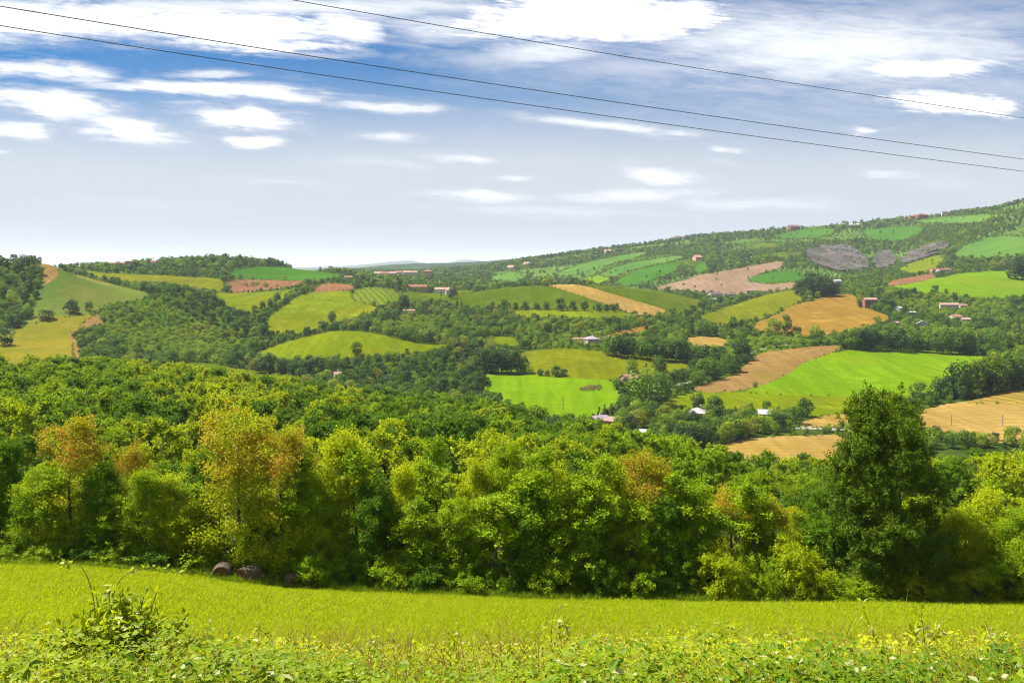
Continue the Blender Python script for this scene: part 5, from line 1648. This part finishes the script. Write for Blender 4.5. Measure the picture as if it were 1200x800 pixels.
# ------------------------------------------------------------------ meadow grass and the bramble bank in front
GRASS = leaf_mat('grass_blade', (0.20, 0.29, 0.001), (0.32, 0.375, 0.0015), rust=(.24, .20, .03), trans=.45, vary=.35, gloss=.1)
BRAMBLE = leaf_mat('bramble_leaf', (0.07, 0.15, 0.002), (0.35, 0.39, 0.004), rust=(.40, .40, .20), trans=.45, vary=0, gloss=.16)
RANK = leaf_mat('rank_blade', (0.06, 0.13, 0.002), (0.20, 0.27, 0.003), rust=(.24, .20, .05), trans=.4, vary=.5)
STALK = leaf_mat('dry_stalk', (.22, .20, .02), (.32, .28, .06), rust=(.2, .09, .03), trans=.3, vary=.4)
STEM = paint('green_stem', (.13, .13, .03), .7, .2)


def blades(seed, n, rad, h, w, lean=.35, dry=.1):
    rs = np.random.RandomState(seed)
    a = rs.rand(n) * 6.283; r = rad * np.sqrt(rs.rand(n))
    P = np.stack([r * np.cos(a), r * np.sin(a), np.full(n, -.02)], 1)
    D = unit(np.stack([rs.normal(0, lean, n), rs.normal(0, lean, n), np.ones(n)], 1))
    S = unit(np.cross(D, rs.normal(0, 1, (n, 3))))
    L = (h * (.45 + .75 * rs.rand(n)))[:, None]
    W = (w * (.7 + .6 * rs.rand(n)))[:, None]
    bend = unit(D * np.array([1, 1, 0]) + 1e-6) * L * .35 * rs.rand(n)[:, None]
    m = P + D * L * .55
    tip = P + D * L + bend - np.array([0, 0, .12]) * L
    V = np.stack([P - S * W / 2, P + S * W / 2, m + S * W * .4 + bend * .25, m - S * W * .4 + bend * .25, tip], 1).reshape(-1, 3)
    i = np.arange(n)[:, None] * 5
    Q = i + np.array([[0, 1, 2, 3]]); T = i + np.array([[3, 2, 4]])
    tint = np.repeat(rs.rand(n), 5)
    ru = np.repeat((rs.rand(n) < dry) * (.5 + .5 * rs.rand(n)), 5)
    return V, [Q, T], {'tint': tint, 'rust': ru}


def raw_template(name, V, faces, attrs, mat):
    return bpy.data.objects.new(name, mesh_np(name, V, faces, attrs=attrs, mat=mat))


tufts = [raw_template('tuft_source%d' % i, *blades(700 + i, 90, .36, .12, .012, .5), GRASS) for i in range(4)]
gmask = (FY > 9.5) & (FY < 71.3) & (np.abs(FX) < 8 + FY * .56)
rs = np.random.RandomState(61)
mm = np.argwhere(gmask)
ya = FY[gmask]
area = (FX[:, 1:] - FX[:, :-1])[:, :1] * 0 if False else None
rr_, cc_ = mm[:, 0], mm[:, 1]
ar = np.abs(XG[rr_, cc_ + 1] - XG[rr_, cc_]) * np.abs(YG[rr_ + 1, cc_] - YG[rr_, cc_])
wgt = ar * np.clip((26.0 / ya) ** 1.0, .25, 2.2)
NG = 42000
k = rs.choice(len(mm), NG, p=wgt / wgt.sum())
a, b = rs.rand(NG), rs.rand(NG)
gx = XG[rr_[k], cc_[k]] + a * (XG[rr_[k], cc_[k] + 1] - XG[rr_[k], cc_[k]])
gy = YG[rr_[k], cc_[k]] + b * (YG[rr_[k] + 1, cc_[k]] - YG[rr_[k], cc_[k]])
gz = ground(gx, gy)
gs = np.clip(gy / 26.0, .8, 1.9) * (.75 + .5 * rs.rand(NG)) * (1 + .3 * fbm(gx / 4, gy / 4, 17))
gn_scatter('meadow_grass', 'mown yellow-green grass covering the sloping meadow', 'grass', np.stack([gx, gy, gz], 1), gs, rs.randint(0, 4, NG), tufts, 14)
# rank grass along the foot of the bushes
NE = 4200
ux = rs.uniform(-70, 1270, NE); yy = 70.5 + rs.normal(0, .75, NE)
gx = (ux - 600) / F * yy
longt = [raw_template('long_grass_source%d' % i, *blades(720 + i, 60, .4, .55, .03, .3), RANK) for i in range(3)]
gn_scatter('rank_grass', 'longer darker grass along the foot of the meadow edge bushes', 'grass', np.stack([gx, yy, ground(gx, yy)], 1), rs.uniform(.4, 1.5, NE), rs.randint(0, 3, NE), longt, 15)


def bank_height(x, y):
    """height of the bramble tangle above the soil of the bank"""
    h = .66 + .16 * fbm(x / .7, y / .7, 23) + .08 * fbm(x / 2.6, y / 2.6, 24)
    return np.clip(h, .25, 1.6) * np.clip((15.6 + .9 * fbm(x / 1.3, y / 1.3, 25) - y) / 2.6, 0, 1)


def bank_leaves(n, seed):
    rs = np.random.RandomState(seed)
    y = 6.2 + 8.6 * rs.rand(n) ** .9
    x = (rs.rand(n) - .5) * 2 * (y * .62 + 1.2)
    zg = ground(x, y)
    h = bank_height(x, y)
    gap = fbm(x / .35, y / .35, 33)
    keep = (h > .05) & (rs.rand(n) < np.clip(.75 + .9 * gap, .06, 1))
    x, y, zg, h = x[keep], y[keep], zg[keep], h[keep]
    n = len(x)
    dep = rs.rand(n) ** .6
    z = zg + h * (1.35 - 1.05 * dep)
    P = np.stack([x, y, z], 1) + rs.normal(0, .02, (n, 3))
    L0 = np.where(rs.rand(n) < .15, .075, .046) * (.6 + .7 * rs.rand(n))
    Vs, tint, ru = [], [], []
    hd = rs.rand(n) * 6.283
    pt = fbm(x / .8, y / .8, 27)
    # three leaflets on each stalk
    for j, off in enumerate((-1.05, 0, 1.05)):
        a = hd + off
        A = np.stack([np.cos(a), np.sin(a), rs.normal(-.15, .3, n)], 1)
        N = np.stack([rs.normal(0, .4, n), rs.normal(0, .4, n), np.ones(n)], 1)
        V, _ = leaf_quads(P + unit(A) * .008, N, A, L0 * (1.15 if j == 1 else .9), L0 * .72, .10)
        Vs.append(V)
        far = np.clip((y - 8.6) / 3.2, 0, 1)
        t_ = np.clip(.16 + .35 * pt + .7 * far + .35 * rs.rand(n), 0, 1)
        tint.append(np.repeat(t_, 4)); ru.append(np.repeat((rs.rand(n) < .035) * .9, 4))
    V = np.concatenate(Vs)
    return V, [np.arange(len(V)).reshape(-1, 4)], {'tint': np.concatenate(tint), 'rust': np.concatenate(ru)}


br = link('bramble_bank', mesh_np('bramble_bank', *bank_leaves(125000, 71)[:2], attrs=bank_leaves(125000, 71)[2], mat=BRAMBLE))
tag(br, 'tangle of pale green bramble leaves along the bottom of the picture', 'brambles', kind='stuff')
stt = [raw_template('stalk_source%d' % i, *blades(740 + i, 9, .25, .95, .009, .32, .5), STALK) for i in range(4)]
wld = [raw_template('weed_source%d' % i, *blades(750 + i, 26, .25, .7, .016, .4, .12), GRASS) for i in range(3)]
NS = 5200
y = 7.2 + 8.6 * rs.rand(NS); x = (rs.rand(NS) - .5) * 2 * (y * .60 + 1)
gn_scatter('grass_stalks', 'thin straw coloured grass stalks rising from the brambles', 'grass', np.stack([x, y, ground(x, y) + .05], 1), rs.uniform(.6, 1.25, NS), rs.randint(0, 7, NS), stt + wld, 16)


# short leafy shoots that make the ragged top of the bank
def sprig(seed):
    rs = np.random.RandomState(seed)
    h = .5 + .3 * rs.rand()
    path = np.array([(0, 0, 0), (rs.normal(0, .05), rs.normal(0, .05), h * .5), (rs.normal(0, .16), rs.normal(0, .16), h)])
    q = np.stack([pchip([0, .5, 1], path[:, j], np.linspace(0, 1, 8)) for j in range(3)], 1)
    n = 30
    t = .25 + .78 * rs.rand(n)
    P = np.stack([np.interp(t, np.linspace(0, 1, 8), q[:, j]) for j in range(3)], 1)
    A = unit(rs.normal(0, 1, (n, 3)) + [0, 0, .3])
    L = .046 * (.5 + .8 * rs.rand(n))
    V, Q = leaf_quads(P + A * .02, unit(rs.normal(0, .5, (n, 3)) + [0, 0, 1]), A, L, L * .55, .1)
    tv, tq = tube(q, np.linspace(.005, .002, 8), 4)
    V2, Q2 = join_geo([(V, Q), (tv, tq)])
    ti = np.concatenate([np.repeat(.35 + .6 * rs.rand(n), 4), np.full(len(tv), .3)])
    ru = np.concatenate([np.repeat((rs.rand(n) < .12) * .9, 4), np.zeros(len(tv))])
    return V2, [Q2], {'tint': ti, 'rust': ru}


spr = [raw_template('sprig_source%d' % i, *sprig(800 + i), BRAMBLE) for i in range(6)]
rs = np.random.RandomState(88)
NP_ = 4200
y = 8.6 + 7.6 * rs.rand(NP_) ** .9; x = (rs.rand(NP_) - .5) * 2 * (y * .60 + 1)
cl = fbm(x / 1.1, y / 1.1, 45)
kp = rs.rand(NP_) < .45 + .6 * cl
x, y = x[kp], y[kp]
gn_scatter('bramble_shoots', 'ragged leafy shoots and weeds on top of the brambles', 'weeds', np.stack([x, y, ground(x, y) + .25 * np.clip((14 - y) / 5, 0, 1)], 1), rs.uniform(.55, 1.25, len(x)), rs.randint(0, 6, len(x)), spr, 18)

# ------------------------------------------------------------------ single plants that stick out of the bank
def leafy_stem(name, label, path, r0, leaf, nleaf, seed, cat='plant', side=(), mat=BRAMBLE, start=.2, tint=(.45, .9), pale=.12, group=None):
    """a stem through world points with leaves set along it and along its side twigs"""
    rs = np.random.RandomState(seed)
    path = np.asarray(path, float)
    root = empty(name, tuple(path[0]))
    tag(root, label, cat, group)
    p0 = path[0].copy()
    def smooth(p):
        t = np.linspace(0, 1, len(p)); q = np.linspace(0, 1, 14)
        return np.stack([pchip(t, p[:, i], q) for i in range(3)], 1)
    stems = [smooth(path)] + [smooth(np.asarray(s, float)) for s in side]
    geo = [tube(s - p0, np.linspace(r0 if i == 0 else r0 * .6, r0 * .3, len(s)), 6) for i, s in enumerate(stems)]
    V, Q = join_geo(geo)
    link('stem', mesh_np('stem', V, [Q], True, mat=STEM), root)
    P, A = [], []
    for i, s in enumerate(stems):
        m = int(nleaf * (1 if i == 0 else .5))
        t = start + (1.02 - start) * rs.rand(m) ** .8 if i == 0 else .25 + .77 * rs.rand(m)
        q = np.linspace(0, 1, len(s))
        pt = np.stack([np.interp(t, q, s[:, j]) for j in range(3)], 1)
        P.append(pt); A.append(unit(rs.normal(0, 1, (m, 3)) + np.array([0, 0, .2])))
    P = np.concatenate(P) - p0; A = np.concatenate(A)
    P = P + A * leaf * .35
    N = unit(rs.normal(0, .5, P.shape) + np.array([0, 0, 1]))
    L = leaf * (.6 + .8 * rs.rand(len(P)))
    V, Q = leaf_quads(P, N, A, L, L * .6, .1)
    t_ = np.repeat(tint[0] + (tint[1] - tint[0]) * rs.rand(len(P)), 4)
    ru = np.repeat((rs.rand(len(P)) < pale) * .9, 4)
    link('leaves', mesh_np('leaves', V, [Q], attrs={'tint': t_, 'rust': ru}, mat=mat), root)
    return root


def px(u, v, d):
    return ((u - 600) / F * d, d, (HOR - v) / F * d)


def rooted(u, d, pts):
    """stem from the soil at column u, depth d, through the photo points"""
    return [at_depth(u, d)] + [px(a, b, d + (c if c else 0)) for a, b, c in pts]


leafy_stem('bramble_shoot', 'tall bramble shoot with pale leaves at right, second from the right edge', rooted(1082, 10.5, [(1084, 800, 0), (1084, 760, 0), (1079, 715, 0)]), .009, .085, 40, 1, side=[[px(1084, 768, 10.5), px(1074, 750, 10.4), px(1068, 742, 10.3)], [px(1084, 748, 10.5), px(1094, 742, 10.5), px(1102, 738, 10.5)], [px(1085, 770, 10.5), px(1096, 778, 10.4), px(1104, 780, 10.4)]], pale=.3)
leafy_stem('bramble_shoot', 'slanting bramble shoot nearest the right edge', rooted(1180, 10.8, [(1176, 790, 0), (1168, 765, 0), (1154, 727, 0)]), .009, .075, 30, 2, side=[[px(1166, 757, 10.8), px(1172, 748, 10.8), px(1176, 742, 10.8)], [px(1172, 775, 10.8), px(1180, 768, 10.8), px(1188, 760, 10.8)]], pale=.25)
leafy_stem('bramble_shoot', 'thin bramble shoot left of the tall pale leaved one', rooted(1040, 11, [(1035, 775, 0), (1025, 745, 0), (1012, 716, 0)]), .007, .065, 22, 3, pale=.3)
leafy_stem('bramble_shoot', 'reddish bramble shoot bending left above the right brambles', rooted(975, 11.5, [(985, 770, 0), (1000, 725, 0), (1010, 707, .1)]), .006, .06, 16, 4, pale=.2)
leafy_stem('bramble_shoot', 'leafy shoot in the middle of the bramble bank with a pale top', rooted(690, 11, [(680, 770, 0), (668, 752, 0), (640, 728, 0)]), .008, .08, 34, 5, side=[[px(672, 756, 11), px(664, 738, 11), px(660, 722, 11)]], pale=.3)
leafy_stem('bramble_shoot', 'hooked yellow shoot standing over the middle of the meadow', rooted(644, 12, [(646, 745, 0), (648, 722, 0), (654, 712, 0), (666, 710, 0)]), .006, .05, 8, 6, start=.7, pale=.2)
leafy_stem('bramble_shoot', 'small dark leafy shoot standing in the meadow at left', rooted(330, 13, [(324, 775, 0), (318, 752, 0), (306, 738, 0)]), .012, .06, 34, 7, start=.4, tint=(.0, .4), pale=.02)
leafy_stem('bramble_shoot', 'arching bramble cane reaching left over the hump of leaves', rooted(118, 9.6, [(112, 720, 0), (104, 680, 0), (92, 662, 0), (80, 658, .1), (74, 664, .2)]), .006, .05, 16, 8, start=.72)
leafy_stem('bramble_shoot', 'arching bramble cane reaching right over the hump of leaves', rooted(125, 9.6, [(130, 715, 0), (140, 680, 0), (160, 668, 0), (185, 664, .1), (207, 672, .2)]), .006, .055, 26, 9, start=.5)
leafy_stem('bramble_shoot', 'pale upright shoot on top of the hump of leaves', rooted(128, 9.4, [(130, 730, 0), (128, 700, 0), (132, 685, 0)]), .007, .06, 40, 10, pale=.3)
leafy_stem('bramble_shoot', 'bare straw shoot right of the hump of leaves', rooted(172, 10, [(174, 760, 0), (177, 725, 0), (179, 708, 0)]), .006, .05, 4, 11, start=.6)
leafy_stem('bramble_shoot', 'straw shoot with feathery tip left of the middle of the bank', rooted(478, 11, [(480, 770, 0), (482, 750, 0), (486, 736, 0)]), .006, .04, 6, 12, start=.6, pale=.6)

# the dark green leafy shrub that makes the hump at the left
rs = np.random.RandomState(91)
x0, y0, z0 = at_depth(142, 9.1)
z0 -= .12
hs = empty('leafy_shrub', (x0, y0, z0))
tag(hs, 'dark green leafy shrub rising from the brambles at the bottom left', 'shrub')
geo, P, A = [], [], []
for i in range(70):
    a = rs.rand() * 6.28; r = rs.rand() ** .7
    tip = np.array([math.cos(a) * r * 1.15, math.sin(a) * r * .8, 1.58 * (1 - .48 * r ** 1.0) + rs.normal(0, .06)])
    p = np.array([(0, 0, -.05), tip * np.array([.35, .35, .55]), tip])
    q = np.stack([pchip([0, .5, 1], p[:, j], np.linspace(0, 1, 8)) for j in range(3)], 1)
    geo.append(tube(q, np.linspace(.011, .004, 8), 5))
    t = .2 + .8 * rs.rand(90) ** .7
    P.append(np.stack([np.interp(t, np.linspace(0, 1, 8), q[:, j]) for j in range(3)], 1)); A.append(unit(rs.normal(0, 1, (90, 3)) + [0, 0, .1]))
V, Q = join_geo(geo); link('stem', mesh_np('stem', V, [Q], True, mat=STEM), hs)
P = np.concatenate(P); A = np.concatenate(A)
L = .075 * (.5 + .8 * rs.rand(len(P)))
V, Q = leaf_quads(P + A * .04, unit(rs.normal(0, .5, P.shape) + [0, 0, 1]), A, L, L * .62, .1)
link('leaves', mesh_np('leaves', V, [Q], attrs={'tint': np.repeat(.22 + .6 * rs.rand(len(P)), 4), 'rust': np.repeat((rs.rand(len(P)) < .05) * .8, 4)}, mat=BRAMBLE), hs)

# ------------------------------------------------------------------ the air
HZ = 460.0
def hazeb(bm):
    add_box(bm, -70000, 70000, -60, 62000, float(ZG.min()) - 1.0, max(HZ, float(ZG.max()) + 20))
hz_m = bpy.data.materials.new('air')
hz_m.use_nodes = True
hz_m.node_tree.nodes.clear()
_o = hz_m.node_tree.nodes.new('ShaderNodeOutputMaterial'); _v = hz_m.node_tree.nodes.new('ShaderNodeVolumePrincipled')
_v.inputs['Color'].default_value = (.78, .86, 1.0, 1)
_v.inputs['Density'].default_value = 3.8e-5
_v.inputs['Anisotropy'].default_value = 0.1
hz_m.node_tree.links.new(_v.outputs[0], _o.inputs['Volume'])
hz = bm_obj('haze', hazeb, hz_m)
tag(hz, 'thin bluish summer haze over the far hills', 'haze', kind='stuff')
